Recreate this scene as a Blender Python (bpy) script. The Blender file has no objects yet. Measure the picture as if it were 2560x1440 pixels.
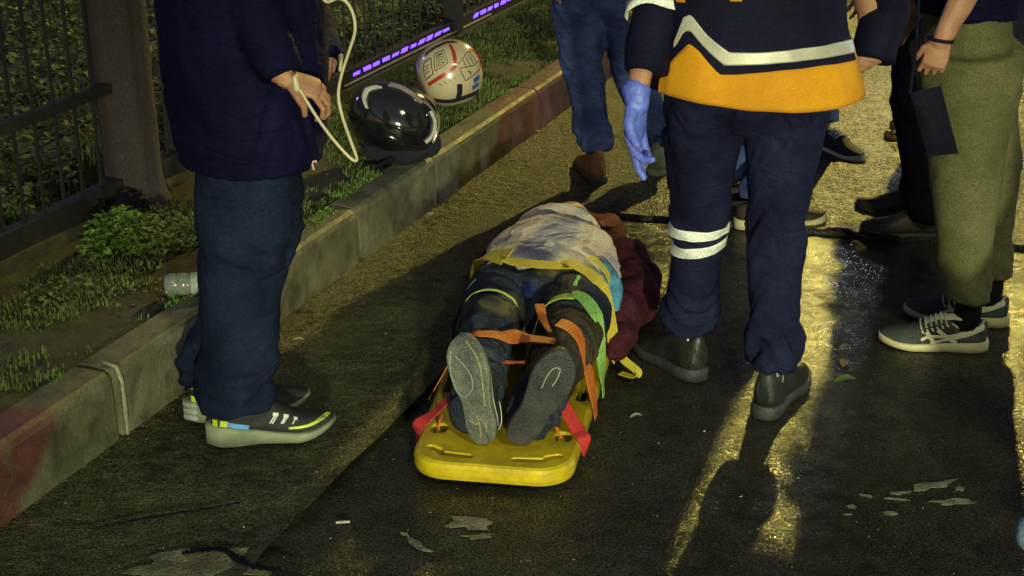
import bpy, bmesh, math, random
import numpy as np
from mathutils import Vector, Matrix, noise
random.seed(7); rng = np.random.default_rng(7)
S = bpy.context.scene; COL = S.collection
R = math.radians; PI = math.pi

# ------------------------------------------------------------------ camera
PITCH = R(21.5); FPX = 3700.0; CH = 1.66
cd = bpy.data.cameras.new('camera'); cam = bpy.data.objects.new('camera', cd); COL.objects.link(cam)
cam.location = (0, 0, CH); cam.rotation_euler = (R(90) - PITCH, 0, 0)
cd.sensor_width = 36; cd.lens = 36 * FPX / 2560; cd.clip_start = .05; cd.clip_end = 500
S.camera = cam
# ------------------------------------------------------------------ night sky
W = bpy.data.worlds.new('World'); S.world = W; W.use_nodes = True
nt = W.node_tree; nt.nodes.clear()
sky = nt.nodes.new('ShaderNodeTexSky'); sky.sky_type = 'NISHITA'; sky.sun_disc = False
sky.sun_elevation = R(-3.0); sky.sun_rotation = R(200)
bg = nt.nodes.new('ShaderNodeBackground'); bg.inputs[1].default_value = 0.65
wo = nt.nodes.new('ShaderNodeOutputWorld')
nt.links.new(sky.outputs[0], bg.inputs[0]); nt.links.new(bg.outputs[0], wo.inputs[0])
S.view_settings.view_transform = 'Standard'; S.view_settings.look = 'None'
S.view_settings.gamma = 1; S.view_settings.use_curve_mapping = False
S.view_settings.exposure = 1.05

# ------------------------------------------------------------------ street light
def lamp(name, loc, target, power, color, radius=.15, kind='SPOT', spot=120, size=.5):
    if kind == 'SPOT':
        d = bpy.data.lights.new(name, 'SPOT'); d.spot_size = R(spot); d.spot_blend = .4; d.shadow_soft_size = radius
    elif kind == 'POINT':
        d = bpy.data.lights.new(name, 'POINT'); d.shadow_soft_size = radius
    else:
        d = bpy.data.lights.new(name, 'AREA'); d.size = size
    d.energy = power; d.color = color
    o = bpy.data.objects.new(name, d); COL.objects.link(o); o.location = loc
    o.rotation_euler = (Vector(target) - Vector(loc)).to_track_quat('-Z', 'Y').to_euler()
    return o
lamp('street_light_ahead', (4.1, 14.5, 5.0), (-.3, 5.7, 0), 1400, (1.0, .80, .16), .10, spot=31)
lamp('headlight_behind', (1.3, -7.0, 1.75), (.25, 4.0, -.10), 1750, (.98, 1.0, .58), .16, spot=21)
bpy.data.lights['headlight_behind'].spot_blend = .9
lamp('street_light_behind', (2.6, -2.5, 5.6), (-.4, 4.4, 0), 290, (.95, 1.0, .55), .3)
lamp('white_spot_ahead', (3.6, 13.0, 1.9), (1.25, 4.9, 0), 24, (.85, .92, 1.0), .08, spot=15)  # unseen white lamp, its narrow cone shaped to confine the road glare
lamp('vehicle_light_right', (7.5, 7.0, 1.9), (1.0, 4.6, .2), 130, (.86, .92, 1.0), .12)
lamp('beacon_left', (-6.0, 9.5, 2.4), (-.4, 4.6, .4), 70, (.32, .22, 1.0), .2)

# ------------------------------------------------------------------ measured points
cp, sp = math.cos(PITCH), math.sin(PITCH)
def ray(x, y):
    u = (x - 1280) / FPX; v = (y - 720) / FPX
    return Vector((u, cp - v * sp, -sp - v * cp))
def gp(x, y, z=0.0):
    r = ray(x, y); t = (z - CH) / r.z; return Vector((r.x * t, r.y * t, z))
def at(x, y, Y):
    r = ray(x, y); t = Y / r.y; return Vector((r.x * t, Y, CH + r.z * t))
KD = Vector((.355, .935, 0)); KN = Vector((-.935, .355, 0)); K0 = Vector((-.945, 3.201, 0))
def kp(s, n, z=0.0): return K0 + KD * s + KN * n + Vector((0, 0, z))
BO = Vector((-.045, 3.03, 0)); BA = Vector((.155, .988, 0)); BR = Vector((.988, -.155, 0))
def bp(u, v, z=0.0): return BO + BR * u + BA * v + Vector((0, 0, z))

# ------------------------------------------------------------------ materials
MATS = {}
def mat(name, col, rough=.8, var=.25, scale=8.0, bump=0.0, bscale=120.0, metal=0.0, col2=None, spec=.5,
        grain=.32, gscale=230.0, coat=0.0, emit=None, trans=0.0, sheen=0.0, rvar=0.0, alpha=1.0, wrk=0.0, wsc=(5, 5, 13)):
    if name in MATS: return MATS[name]
    m = bpy.data.materials.new(name); m.use_nodes = True; n = m.node_tree; N = n.nodes; L = n.links
    b = N['Principled BSDF']; b.inputs['Roughness'].default_value = rough; b.inputs['Metallic'].default_value = metal
    b.inputs['Specular IOR Level'].default_value = spec; b.inputs['Coat Weight'].default_value = coat
    b.inputs['Coat Roughness'].default_value = .08; b.inputs['Transmission Weight'].default_value = trans
    b.inputs['Sheen Weight'].default_value = sheen; b.inputs['Alpha'].default_value = alpha
    tc = N.new('ShaderNodeTexCoord'); co = tc.outputs['Object']
    c1 = list(col) + [1]; c2 = list(col2) + [1] if col2 else [c * (1 - var) for c in col] + [1]
    nz = N.new('ShaderNodeTexNoise'); nz.inputs['Scale'].default_value = scale; nz.inputs['Detail'].default_value = 6
    nz.inputs['Roughness'].default_value = .65; L.new(co, nz.inputs['Vector'])
    rp = N.new('ShaderNodeValToRGB'); rp.color_ramp.elements[0].position = .38; rp.color_ramp.elements[1].position = .64
    rp.color_ramp.elements[0].color = c2; rp.color_ramp.elements[1].color = c1
    L.new(nz.outputs['Fac'], rp.inputs[0])
    gn = N.new('ShaderNodeTexNoise'); gn.inputs['Scale'].default_value = gscale; gn.inputs['Detail'].default_value = 2
    L.new(co, gn.inputs['Vector'])
    mr = N.new('ShaderNodeMapRange'); mr.inputs['From Min'].default_value = .3; mr.inputs['From Max'].default_value = .7
    mr.inputs['To Min'].default_value = 1 - grain; mr.inputs['To Max'].default_value = 1 + grain
    L.new(gn.outputs['Fac'], mr.inputs[0])
    vm = N.new('ShaderNodeVectorMath'); vm.operation = 'SCALE'
    L.new(rp.outputs[0], vm.inputs[0]); L.new(mr.outputs[0], vm.inputs['Scale']); L.new(vm.outputs[0], b.inputs['Base Color'])
    if bump:
        bn = N.new('ShaderNodeTexNoise'); bn.inputs['Scale'].default_value = bscale; bn.inputs['Detail'].default_value = 4
        L.new(co, bn.inputs['Vector'])
        bu = N.new('ShaderNodeBump'); bu.inputs['Strength'].default_value = bump; bu.inputs['Distance'].default_value = .004
        L.new(bn.outputs['Fac'], bu.inputs['Height']); L.new(bu.outputs[0], b.inputs['Normal'])
    if wrk:
        wm = N.new('ShaderNodeMapping'); wm.inputs['Scale'].default_value = wsc; wm.inputs['Rotation'].default_value = (.35, .2, 0); L.new(co, wm.inputs[0])
        wn = N.new('ShaderNodeTexNoise'); wn.inputs['Scale'].default_value = 1.0; wn.inputs['Detail'].default_value = 3; wn.inputs['Distortion'].default_value = 1.2
        wn.inputs['Roughness'].default_value = .5; L.new(wm.outputs[0], wn.inputs['Vector'])
        ws = N.new('ShaderNodeMath'); ws.operation = 'SUBTRACT'; L.new(wn.outputs['Fac'], ws.inputs[0]); ws.inputs[1].default_value = .5
        wa = N.new('ShaderNodeMath'); wa.operation = 'ABSOLUTE'; L.new(ws.outputs[0], wa.inputs[0])
        wb = N.new('ShaderNodeBump'); wb.inputs['Strength'].default_value = 1.0; wb.inputs['Distance'].default_value = .02 * wrk; L.new(wa.outputs[0], wb.inputs['Height'])
        if bump: L.new(wb.outputs[0], bu.inputs['Normal'])
        else: L.new(wb.outputs[0], b.inputs['Normal'])
    if rvar:
        rr = N.new('ShaderNodeMapRange'); rr.inputs['From Min'].default_value = .35; rr.inputs['From Max'].default_value = .65
        rr.inputs['To Min'].default_value = rough - rvar; rr.inputs['To Max'].default_value = rough + rvar
        L.new(nz.outputs['Fac'], rr.inputs[0]); L.new(rr.outputs[0], b.inputs['Roughness'])
    if emit:
        b.inputs['Emission Color'].default_value = list(emit[0]) + [1]; b.inputs['Emission Strength'].default_value = emit[1]
    MATS[name] = m; return m

def road_mat(name, dark, light, rough_lo, rough_hi, bump_fine, bump_mid, patch_scale=1.6, stretch=None, agg=170.0, dist=.0035):
    m = bpy.data.materials.new(name); m.use_nodes = True; n = m.node_tree; N = n.nodes; L = n.links
    b = N['Principled BSDF']; tc = N.new('ShaderNodeTexCoord'); co = tc.outputs['Object']
    mp = N.new('ShaderNodeMapping'); L.new(co, mp.inputs[0]); mp.inputs['Rotation'].default_value = (0, 0, R(-20))
    if stretch: mp.inputs['Scale'].default_value = stretch
    def noi(scale, detail=5, rough=.6, src=None, dist=0):
        t = N.new('ShaderNodeTexNoise'); t.inputs['Scale'].default_value = scale; t.inputs['Detail'].default_value = detail
        t.inputs['Roughness'].default_value = rough; t.inputs['Distortion'].default_value = dist
        L.new(src or mp.outputs[0], t.inputs['Vector']); return t.outputs['Fac']
    def mrg(f, a, b_, c, d):
        r = N.new('ShaderNodeMapRange'); r.inputs['From Min'].default_value = a; r.inputs['From Max'].default_value = b_
        r.inputs['To Min'].default_value = c; r.inputs['To Max'].default_value = d; L.new(f, r.inputs[0]); return r.outputs[0]
    def mth(op, a, b_):
        q = N.new('ShaderNodeMath'); q.operation = op
        for i, k in enumerate((a, b_)):
            if isinstance(k, (int, float)): q.inputs[i].default_value = k
            else: L.new(k, q.inputs[i])
        return q.outputs[0]
    patch = noi(patch_scale, 7, .62, dist=.4); mid = noi(16, 6, .68); fine = noi(agg, 3, .6, co)
    vo = N.new('ShaderNodeTexVoronoi'); vo.inputs['Scale'].default_value = agg; L.new(co, vo.inputs['Vector'])
    f = mth('ADD', mrg(patch, .36, .66, 0, .55), mrg(mid, .4, .7, 0, .45))
    rp = N.new('ShaderNodeValToRGB'); rp.color_ramp.elements[0].color = list(dark) + [1]; rp.color_ramp.elements[1].color = list(light) + [1]
    L.new(f, rp.inputs[0])
    g = mrg(fine, .3, .7, .15, 2.0)
    vm = N.new('ShaderNodeVectorMath'); vm.operation = 'SCALE'; L.new(rp.outputs[0], vm.inputs[0]); L.new(g, vm.inputs['Scale'])
    L.new(vm.outputs[0], b.inputs['Base Color'])
    L.new(mrg(f, .15, .85, rough_lo, rough_hi), b.inputs['Roughness'])
    h = mth('ADD', mth('MULTIPLY', mth('ADD', fine, mth('MULTIPLY', vo.outputs['Distance'], .8)), mrg(f, .1, .8, bump_fine * .35, bump_fine)), mth('MULTIPLY', mid, bump_mid))
    bu = N.new('ShaderNodeBump'); bu.inputs['Strength'].default_value = 1.0; bu.inputs['Distance'].default_value = dist
    L.new(h, bu.inputs['Height']); L.new(bu.outputs[0], b.inputs['Normal'])
    coarse = noi(34, 4, .7, co)
    L.new(mth('MULTIPLY', mrg(fine, .42, .60, .04, .75), mrg(coarse, .40, .58, .35, 1.15)), b.inputs['Specular IOR Level'])
    MATS[name] = m; return m

M_road_near = road_mat('wet_smooth_asphalt', (.014, .014, .013), (.058, .056, .038), .13, .35, .55, .45)
M_road_far = road_mat('wet_coarse_asphalt', (.022, .022, .020), (.062, .060, .050), .30, .48, 1.7, .5, agg=110.0)
M_gutter = road_mat('wet_rough_gutter', (.016, .016, .012), (.14, .135, .075), .28, .56, 1.0, 1.6, stretch=(1, 1.5, 1), dist=.005)
M_soil = mat('damp_soil', (.070, .072, .034), .85, bump=.9, bscale=45, col2=(.035, .032, .020), scale=9, grain=.4, gscale=160)
M_kerb = mat('kerb_concrete', (.30, .275, .20), .62, bump=.45, bscale=90, col2=(.17, .16, .115), scale=7, grain=.22, gscale=220, rvar=.12)
def kerb_red():
    m = bpy.data.materials.new('kerb_partly_dark_red'); m.use_nodes = True; n = m.node_tree; N = n.nodes; L = n.links; b = N['Principled BSDF']  # mottled dark red over stretches of the kerb, with slanting ends
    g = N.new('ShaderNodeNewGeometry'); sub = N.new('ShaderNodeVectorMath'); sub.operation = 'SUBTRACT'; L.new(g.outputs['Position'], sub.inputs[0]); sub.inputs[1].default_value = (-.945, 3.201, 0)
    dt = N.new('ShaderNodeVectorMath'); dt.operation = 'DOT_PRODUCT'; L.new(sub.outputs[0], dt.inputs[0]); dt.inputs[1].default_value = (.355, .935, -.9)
    def noi(sc, d=5):
        t = N.new('ShaderNodeTexNoise'); t.inputs['Scale'].default_value = sc; t.inputs['Detail'].default_value = d; t.inputs['Roughness'].default_value = .65; L.new(g.outputs['Position'], t.inputs['Vector']); return t.outputs['Fac']
    def mth(op, a, c):
        q = N.new('ShaderNodeMath'); q.operation = op
        for k, v in enumerate((a, c)):
            if isinstance(v, (int, float)): q.inputs[k].default_value = v
            else: L.new(v, q.inputs[k])
        return q.outputs[0]
    def ramp(f, a, c, lo, hi):
        r = N.new('ShaderNodeMapRange'); r.inputs['From Min'].default_value = a; r.inputs['From Max'].default_value = c; r.inputs['To Min'].default_value = lo; r.inputs['To Max'].default_value = hi; L.new(f, r.inputs[0]); return r.outputs[0]
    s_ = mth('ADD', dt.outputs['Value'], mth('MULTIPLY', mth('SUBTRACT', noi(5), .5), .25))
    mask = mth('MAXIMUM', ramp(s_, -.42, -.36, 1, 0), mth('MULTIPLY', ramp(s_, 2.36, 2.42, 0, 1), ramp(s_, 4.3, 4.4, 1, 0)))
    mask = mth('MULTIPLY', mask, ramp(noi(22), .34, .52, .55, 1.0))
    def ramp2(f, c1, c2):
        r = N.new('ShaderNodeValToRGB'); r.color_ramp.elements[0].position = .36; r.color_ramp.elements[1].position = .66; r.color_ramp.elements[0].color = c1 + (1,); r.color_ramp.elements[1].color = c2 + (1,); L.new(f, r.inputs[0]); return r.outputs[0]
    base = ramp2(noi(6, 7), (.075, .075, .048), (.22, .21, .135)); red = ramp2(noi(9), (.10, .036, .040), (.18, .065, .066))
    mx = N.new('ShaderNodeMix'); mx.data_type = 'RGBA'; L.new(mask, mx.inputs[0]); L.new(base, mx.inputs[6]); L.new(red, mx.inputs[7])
    sc = N.new('ShaderNodeVectorMath'); sc.operation = 'SCALE'; L.new(mx.outputs[2], sc.inputs[0]); L.new(ramp(noi(240, 2), .3, .7, .7, 1.3), sc.inputs['Scale'])
    L.new(sc.outputs[0], b.inputs['Base Color']); L.new(ramp(noi(12), .35, .65, .45, .7), b.inputs['Roughness'])
    bu = N.new('ShaderNodeBump'); bu.inputs['Strength'].default_value = .8; bu.inputs['Distance'].default_value = .003
    L.new(mth('ADD', noi(130, 4), mth('MULTIPLY', noi(28, 4), 1.2)), bu.inputs['Height']); L.new(bu.outputs[0], b.inputs['Normal'])
    return m
M_kerb_red = kerb_red()
M_mortar = mat('pale_mortar', (.40, .39, .28), .7, bump=.6, bscale=130, scale=30)
M_metal_dark = mat('dark_painted_metal', (.034, .032, .036), .45, bump=.15, scale=20, spec=.5)
M_bark = mat('dark_bark', (.065, .05, .050), .9, bump=1.0, bscale=60, col2=(.055, .042, .042), scale=14, grain=.4)
M_denim_l = mat('dark_blue_denim', (.015, .024, .062), .85, col2=(.006, .010, .030), scale=5, bump=.25, bscale=500, wrk=0.8, spec=.12)
M_denim = mat('blue_denim', (.085, .125, .34), .85, col2=(.030, .048, .15), scale=6, bump=.3, bscale=500, wrk=0.8, spec=.12)
M_denim_light = mat('washed_light_denim', (.30, .42, .58), .85, col2=(.14, .24, .38), scale=8, bump=.3, bscale=400, wrk=0.6, spec=.12)
M_navy = mat('navy_twill', (.016, .020, .064), .8, col2=(.007, .009, .032), scale=6, bump=.3, bscale=500, wrk=0.65, spec=.12)
M_navy_jacket = mat('navy_softshell', (.009, .009, .032), .75, col2=(.005, .005, .020), scale=5, bump=.25, bscale=420, wrk=0.5, spec=.12)
M_dark_jacket = mat('dark_indigo_jacket', (.006, .006, .040), .8, col2=(.003, .003, .024), scale=5, bump=.35, bscale=260, wrk=0.75, spec=.12)
M_black = mat('black_cloth', (.010, .010, .024), .85, col2=(.006, .006, .015), scale=6, bump=.3, bscale=300, wrk=0.75, spec=.12)
M_olive = mat('olive_jersey', (.165, .16, .08), .9, col2=(.10, .10, .043), scale=4, bump=.25, bscale=420, wrk=0.35, spec=.12)
M_orange = mat('orange_panel_cloth', (.78, .36, .02), .7, col2=(.60, .26, .015), grain=.10, scale=5, bump=.2, bscale=420, wrk=0.175, spec=.12)
M_refl = mat('grey_reflective_tape', (.62, .60, .50), .38, col2=(.50, .49, .43), grain=.10, scale=6, bump=.12, bscale=500, metal=.2)
M_refl_w = mat('bright_reflective_tape', (.95, .98, .95), .30, col2=(.82, .88, .86), scale=20, bump=.15, bscale=200)
M_skin = mat('skin', (.52, .27, .17), .55, col2=(.42, .20, .13), scale=25, bump=.2, bscale=300, grain=.1)
M_glove = mat('blue_nitrile', (.16, .22, .85), .42, col2=(.11, .16, .70), scale=22, bump=.4, bscale=140, grain=.1, wrk=0.2)
M_yellow = mat('yellow_board_plastic', (.72, .54, .012), .36, col2=(.46, .33, .02), scale=15, bump=.12, bscale=260, grain=.06, rvar=.06)
M_hole = mat('dark_board_socket', (.06, .022, .012), .6)
M_cream = mat('cream_cotton_cloth', (.88, .82, .74), .9, col2=(.76, .66, .60), scale=7, bump=.4, bscale=260, wrk=.32, wsc=(16, 16, 16), spec=.12)
M_burg = mat('burgundy_fleece', (.090, .020, .030), .95, col2=(.045, .011, .018), scale=16, bump=.9, bscale=110, wrk=0.6, spec=.12)
M_rust = mat('rust_brown_fleece', (.26, .085, .05), .95, col2=(.13, .045, .03), scale=16, bump=.9, bscale=110, spec=.12)
M_jean_p = mat('patient_dark_denim', (.045, .058, .088), .62, col2=(.018, .022, .040), scale=9, bump=.4, bscale=260, wrk=0.75, spec=.12)
M_brown_tr = mat('worn_brown_overdenim', (.070, .056, .038), .8, col2=(.030, .026, .024), scale=12, bump=.4, bscale=260, wrk=0.75, spec=.12)
M_royal = mat('royal_blue_shirt', (.035, .06, .30), .8, col2=(.02, .03, .16), scale=12, bump=.3, wrk=0.5)
M_sky = mat('light_blue_lining', (.10, .36, .55), .7, col2=(.07, .24, .42), scale=14, bump=.3, wrk=0.5)
M_st_yel = mat('yellow_webbing', (.68, .56, .06), .6, col2=(.55, .42, .05), scale=12, bump=.5, bscale=420)
M_st_grn = mat('green_webbing', (.30, .55, .14), .6, col2=(.20, .42, .12), scale=12, bump=.5, bscale=420)
M_st_org = mat('orange_webbing', (.72, .20, .035), .6, col2=(.55, .14, .03), scale=12, bump=.5, bscale=420)
M_st_red = mat('red_webbing', (.62, .045, .035), .6, col2=(.48, .03, .03), scale=12, bump=.5, bscale=420)
M_st_lime = mat('lime_webbing', (.52, .62, .10), .6, col2=(.36, .52, .10), scale=12, bump=.5, bscale=420)
M_rub = mat('dusty_rubber_sole', (.20, .215, .18), .65, col2=(.085, .09, .10), scale=14, bump=.7, bscale=170, grain=.35)
M_rub_d = mat('dark_rubber_sole', (.060, .063, .066), .55, col2=(.030, .032, .038), scale=14, bump=.7, bscale=170, grain=.3)
M_rub_line = mat('pale_sole_moulding', (.36, .40, .38), .5, scale=20)
M_rub_dust = mat('sandy_dust', (.40, .37, .20), .9, scale=60)
M_sh_black = mat('black_shoe_mesh', (.022, .024, .030), .7, col2=(.013, .014, .019), scale=40, bump=.5, bscale=380)
M_sh_teal = mat('dark_green_suede', (.066, .082, .074), .8, col2=(.036, .044, .044), scale=14, bump=.3, bscale=300)
M_sh_brn = mat('dark_brown_nylon', (.035, .024, .025), .75, scale=20)
M_creamr = mat('cream_rubber', (.66, .60, .36), .5, col2=(.56, .50, .29), scale=16, grain=.08)
M_creaml = mat('cream_leather', (.72, .68, .50), .5, col2=(.62, .58, .42), scale=16, grain=.08)
M_foam = mat('grey_green_foam_sole', (.28, .32, .21), .6, col2=(.16, .19, .14), scale=9, bump=.2, grain=.08)
M_foam_g = mat('pale_grey_foam', (.42, .50, .47), .55, scale=9)
M_lime = mat('lime_trim', (.62, .80, .03), .45, scale=20, grain=.06)
M_cyan = mat('sky_blue_trim', (.10, .36, .85), .45, scale=20, grain=.06)
M_white = mat('white_print', (.78, .78, .74), .5, scale=20, grain=.05)
M_pink = mat('pale_pink_print', (.62, .42, .42), .5, scale=20, grain=.05)
M_boot = mat('black_boot_leather', (.034, .040, .036), .42, col2=(.016, .018, .018), scale=12, bump=.3, bscale=160, rvar=.1)
M_tan = mat('tan_suede_boot', (.36, .19, .07), .85, col2=(.22, .11, .045), scale=14, bump=.4, bscale=200)
M_grnboot = mat('greenish_grey_boot', (.24, .27, .17), .8, col2=(.11, .125, .09), scale=14, bump=.4, bscale=200)
M_sock = mat('black_sock', (.010, .010, .012), .95, bump=.4, bscale=300, spec=.12)
M_hair = mat('black_hair', (.010, .008, .007), .6, bump=.8, bscale=150)
M_cable = mat('ivory_tube_plastic', (.66, .58, .40), .4, scale=10, grain=.05)
M_helm_k = mat('gloss_black_shell', (.010, .010, .016), .12, var=.2, bump=0, coat=1.0, grain=.05, spec=.6)
M_visor = mat('smoked_visor', (.016, .016, .020), .06, var=.1, coat=1.0, grain=.02, spec=.9)
M_helm_in = mat('black_padding', (.012, .013, .028), .95, bump=.6, bscale=200)
M_chrome = mat('pale_metallic_trim', (.70, .62, .62), .2, metal=.6, scale=12, grain=.05)
M_helm_w = mat('cream_gloss_shell', (.66, .56, .40), .22, col2=(.56, .46, .32), coat=.6, scale=8, grain=.08)
M_hline = mat('dark_ink_line', (.05, .035, .03), .4)
M_hred = mat('red_decal', (.52, .045, .03), .3, coat=.5)
M_hblue = mat('blue_decal', (.05, .12, .52), .3, coat=.5)
M_grass = mat('grass_green', (.16, .22, .055), .7, col2=(.07, .10, .030), scale=3, grain=.3, gscale=60)
M_leaf = mat('leaf_green', (.19, .34, .05), .6, col2=(.09, .18, .03), scale=20, grain=.3, gscale=90)
M_leaf_d = mat('dull_leaf_green', (.20, .25, .08), .7, col2=(.075, .09, .035), scale=4, grain=.35, gscale=60)
M_dry = mat('dry_leaf', (.22, .17, .085), .8, col2=(.11, .075, .04), scale=20)
M_bottle = mat('clear_plastic', (.80, .88, .84), .08, scale=8, trans=.75, grain=.02, spec=.8)
M_paper = mat('pale_litter', (.52, .48, .38), .7, scale=40)
M_violet = mat('violet_reflected_glow', (.1, .05, .5), .5, emit=((.16, .06, 1.0), 1.5))  # self-lit stand-in for violet light reflected on the rail

# ------------------------------------------------------------------ object helpers
def link(o, parent=None):
    COL.objects.link(o)
    if parent is not None:
        o.parent = parent; o.matrix_parent_inverse = parent.matrix_basis.inverted()
    return o
def tag(o, label=None, cat=None, group=None, kind=None):
    if label: o['label'] = label
    if cat: o['category'] = cat
    if group: o['group'] = group
    if kind: o['kind'] = kind
    return o
def thing(name, loc, label, cat, group=None):
    o = bpy.data.objects.new(name, None); o.location = loc; o.empty_display_size = .1; COL.objects.link(o)
    return tag(o, label, cat, group)
def meshobj(name, V, F, m, parent=None, smooth=True, sub=0):
    me = bpy.data.meshes.new(name); me.from_pydata([tuple(v) for v in V], [], F)
    bm = bmesh.new(); bm.from_mesh(me); bmesh.ops.recalc_face_normals(bm, faces=bm.faces); bm.to_mesh(me); bm.free()
    if smooth:
        me.polygons.foreach_set('use_smooth', [True] * len(me.polygons))
    if isinstance(m, (list, tuple)):
        for k in m: me.materials.append(k)
    elif m: me.materials.append(m)
    o = bpy.data.objects.new(name, me)
    if sub:
        s = o.modifiers.new('s', 'SUBSURF'); s.levels = sub; s.render_levels = sub
    return link(o, parent)
def grid_faces(nr, nc, closed=True, off=0):
    F = []
    for i in range(nr - 1):
        for j in range(nc if closed else nc - 1):
            a = off + i * nc + j; b = off + i * nc + (j + 1) % nc
            F.append((a, b, b + nc, a + nc))
    return F
class MB:
    def __init__(s): s.V = []; s.F = []
    def add(s, V, F):
        o = len(s.V); s.V += [Vector(v) for v in V]; s.F += [tuple(o + i for i in f) for f in F]; return s
    def box(s, c, x, y, z):          # c centre, x y z half-axis vectors
        V = [c + x * a + y * b + z * d for a in (-1, 1) for b in (-1, 1) for d in (-1, 1)]
        return s.add(V, [(0, 1, 3, 2), (4, 6, 7, 5), (0, 4, 5, 1), (2, 3, 7, 6), (0, 2, 6, 4), (1, 5, 7, 3)])
    def tube(s, pts, rad, n=10, hint=(0, 0, 1), caps=True):
        pts = [Vector(p) for p in pts]
        rad = rad if isinstance(rad, list) else [rad] * len(pts)
        rad = [(r, r) if isinstance(r, (int, float)) else r for r in rad]
        rings = []; N = len(pts); prev = None
        T = [(pts[min(i + 1, N - 1)] - pts[max(i - 1, 0)]).normalized() for i in range(N)]
        def frame(t, prev):
            h = prev if prev is not None else Vector(hint)
            a = h - t * h.dot(t)
            if a.length < 1e-4: a = t.orthogonal()
            a.normalize(); return a, t.cross(a)
        ring = []
        def addring(c, a, b, ra, rb):
            ring.append([c + a * (ra * math.cos(2 * PI * k / n)) + b * (rb * math.sin(2 * PI * k / n)) for k in range(n)])
        for i in range(N):
            a, b = frame(T[i], prev); prev = a
            ra, rb = rad[i]
            if i == 0 and caps:
                for q in (80, 50, 22):
                    e = math.sin(R(q)); c_ = math.cos(R(q)); addring(pts[0] - T[0] * min(ra, rb) * e, a, b, ra * c_, rb * c_)
            addring(pts[i], a, b, ra, rb)
            if i == N - 1 and caps:
                for q in (22, 50, 80):
                    e = math.sin(R(q)); c_ = math.cos(R(q)); addring(pts[i] + T[i] * min(ra, rb) * e, a, b, ra * c_, rb * c_)
        V = [v for r_ in ring for v in r_]; F = grid_faces(len(ring), n)
        F.append(tuple(range(n - 1, -1, -1))); o = (len(ring) - 1) * n; F.append(tuple(range(o, o + n)))
        return s.add(V, F)
    def build(s, name, m, parent=None, smooth=True, sub=0): return meshobj(name, s.V, s.F, m, parent, smooth, sub)

def smooth_path(P, n=8):
    P = [Vector(p) for p in P]; out = []
    for i in range(len(P) - 1):
        p0 = P[max(i - 1, 0)]; p1 = P[i]; p2 = P[i + 1]; p3 = P[min(i + 2, len(P) - 1)]
        for k in range(n):
            t = k / n
            out.append(.5 * ((2 * p1) + (p2 - p0) * t + (2 * p0 - 5 * p1 + 4 * p2 - p3) * t * t + (3 * p1 - p0 - 3 * p2 + p3) * t ** 3))
    out.append(P[-1]); return out
def interp(tab, t):
    if t <= tab[0][0]: return tab[0][1]
    for (a, x), (b, y) in zip(tab, tab[1:]):
        if t <= b:
            k = (t - a) / (b - a); k = k * k * (3 - 2 * k) if False else k
            return x + (y - x) * k
    return tab[-1][1]

def remeshed(mb, voxel, smooth=3, disp=None):
    """Fuse overlapping tubes into one continuous skin, then press folds into it."""
    me = bpy.data.meshes.new('t'); me.from_pydata([tuple(v) for v in mb.V], [], mb.F)
    bm = bmesh.new(); bm.from_mesh(me); bmesh.ops.recalc_face_normals(bm, faces=bm.faces); bm.to_mesh(me); bm.free()
    o = bpy.data.objects.new('t', me); COL.objects.link(o)
    r = o.modifiers.new('r', 'REMESH'); r.mode = 'VOXEL'; r.voxel_size = voxel; r.use_smooth_shade = True
    if smooth:
        q = o.modifiers.new('s', 'SMOOTH'); q.factor = .5; q.iterations = smooth
    dg = bpy.context.evaluated_depsgraph_get(); dg.update()
    me2 = bpy.data.meshes.new_from_object(o.evaluated_get(dg))
    bpy.data.objects.remove(o); bpy.data.meshes.remove(me)
    if disp:
        n = len(me2.vertices); co = np.empty(n * 3); me2.vertices.foreach_get('co', co)
        no = np.empty(n * 3); me2.vertex_normals.foreach_get('vector', no)
        co = co.reshape(-1, 3); no = no.reshape(-1, 3)
        d = np.array([disp(Vector(c), Vector(q)) for c, q in zip(co, no)])
        me2.vertices.foreach_set('co', (co + no * d[:, None]).ravel()); me2.update()
    return me2
def blob(name, mb, voxel, m, parent, smooth=3, disp=None):
    me = remeshed(mb, voxel, smooth, disp); me.name = name; me.materials.clear(); me.materials.append(m)
    me.polygons.foreach_set('use_smooth', [True] * len(me.polygons))
    return link(bpy.data.objects.new(name, me), parent)
def ridge(p):                                   # sharp soft-cloth creases
    return 1 - 2.6 * abs(noise.noise(p))
def folds(zs, amp=.005, seed=0.0, freq=(6, 6, 14)):
    """horizontal-ish creases, strongest at the heights zs = [(z, spread, gain)]"""
    def f(c, n):
        w = .25 + sum(g * math.exp(-((c.z - z) / s) ** 2) for z, s, g in zs)
        q = Vector((c.x * freq[0] + seed, c.y * freq[1], c.z * freq[2] + 4 * noise.noise(Vector((c.x * 5, c.y * 5, seed)))))
        return amp * w * (ridge(q) + .5 * ridge(q * 2.3 + Vector((3, 1, 7)))) * .8
    return f
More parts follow.
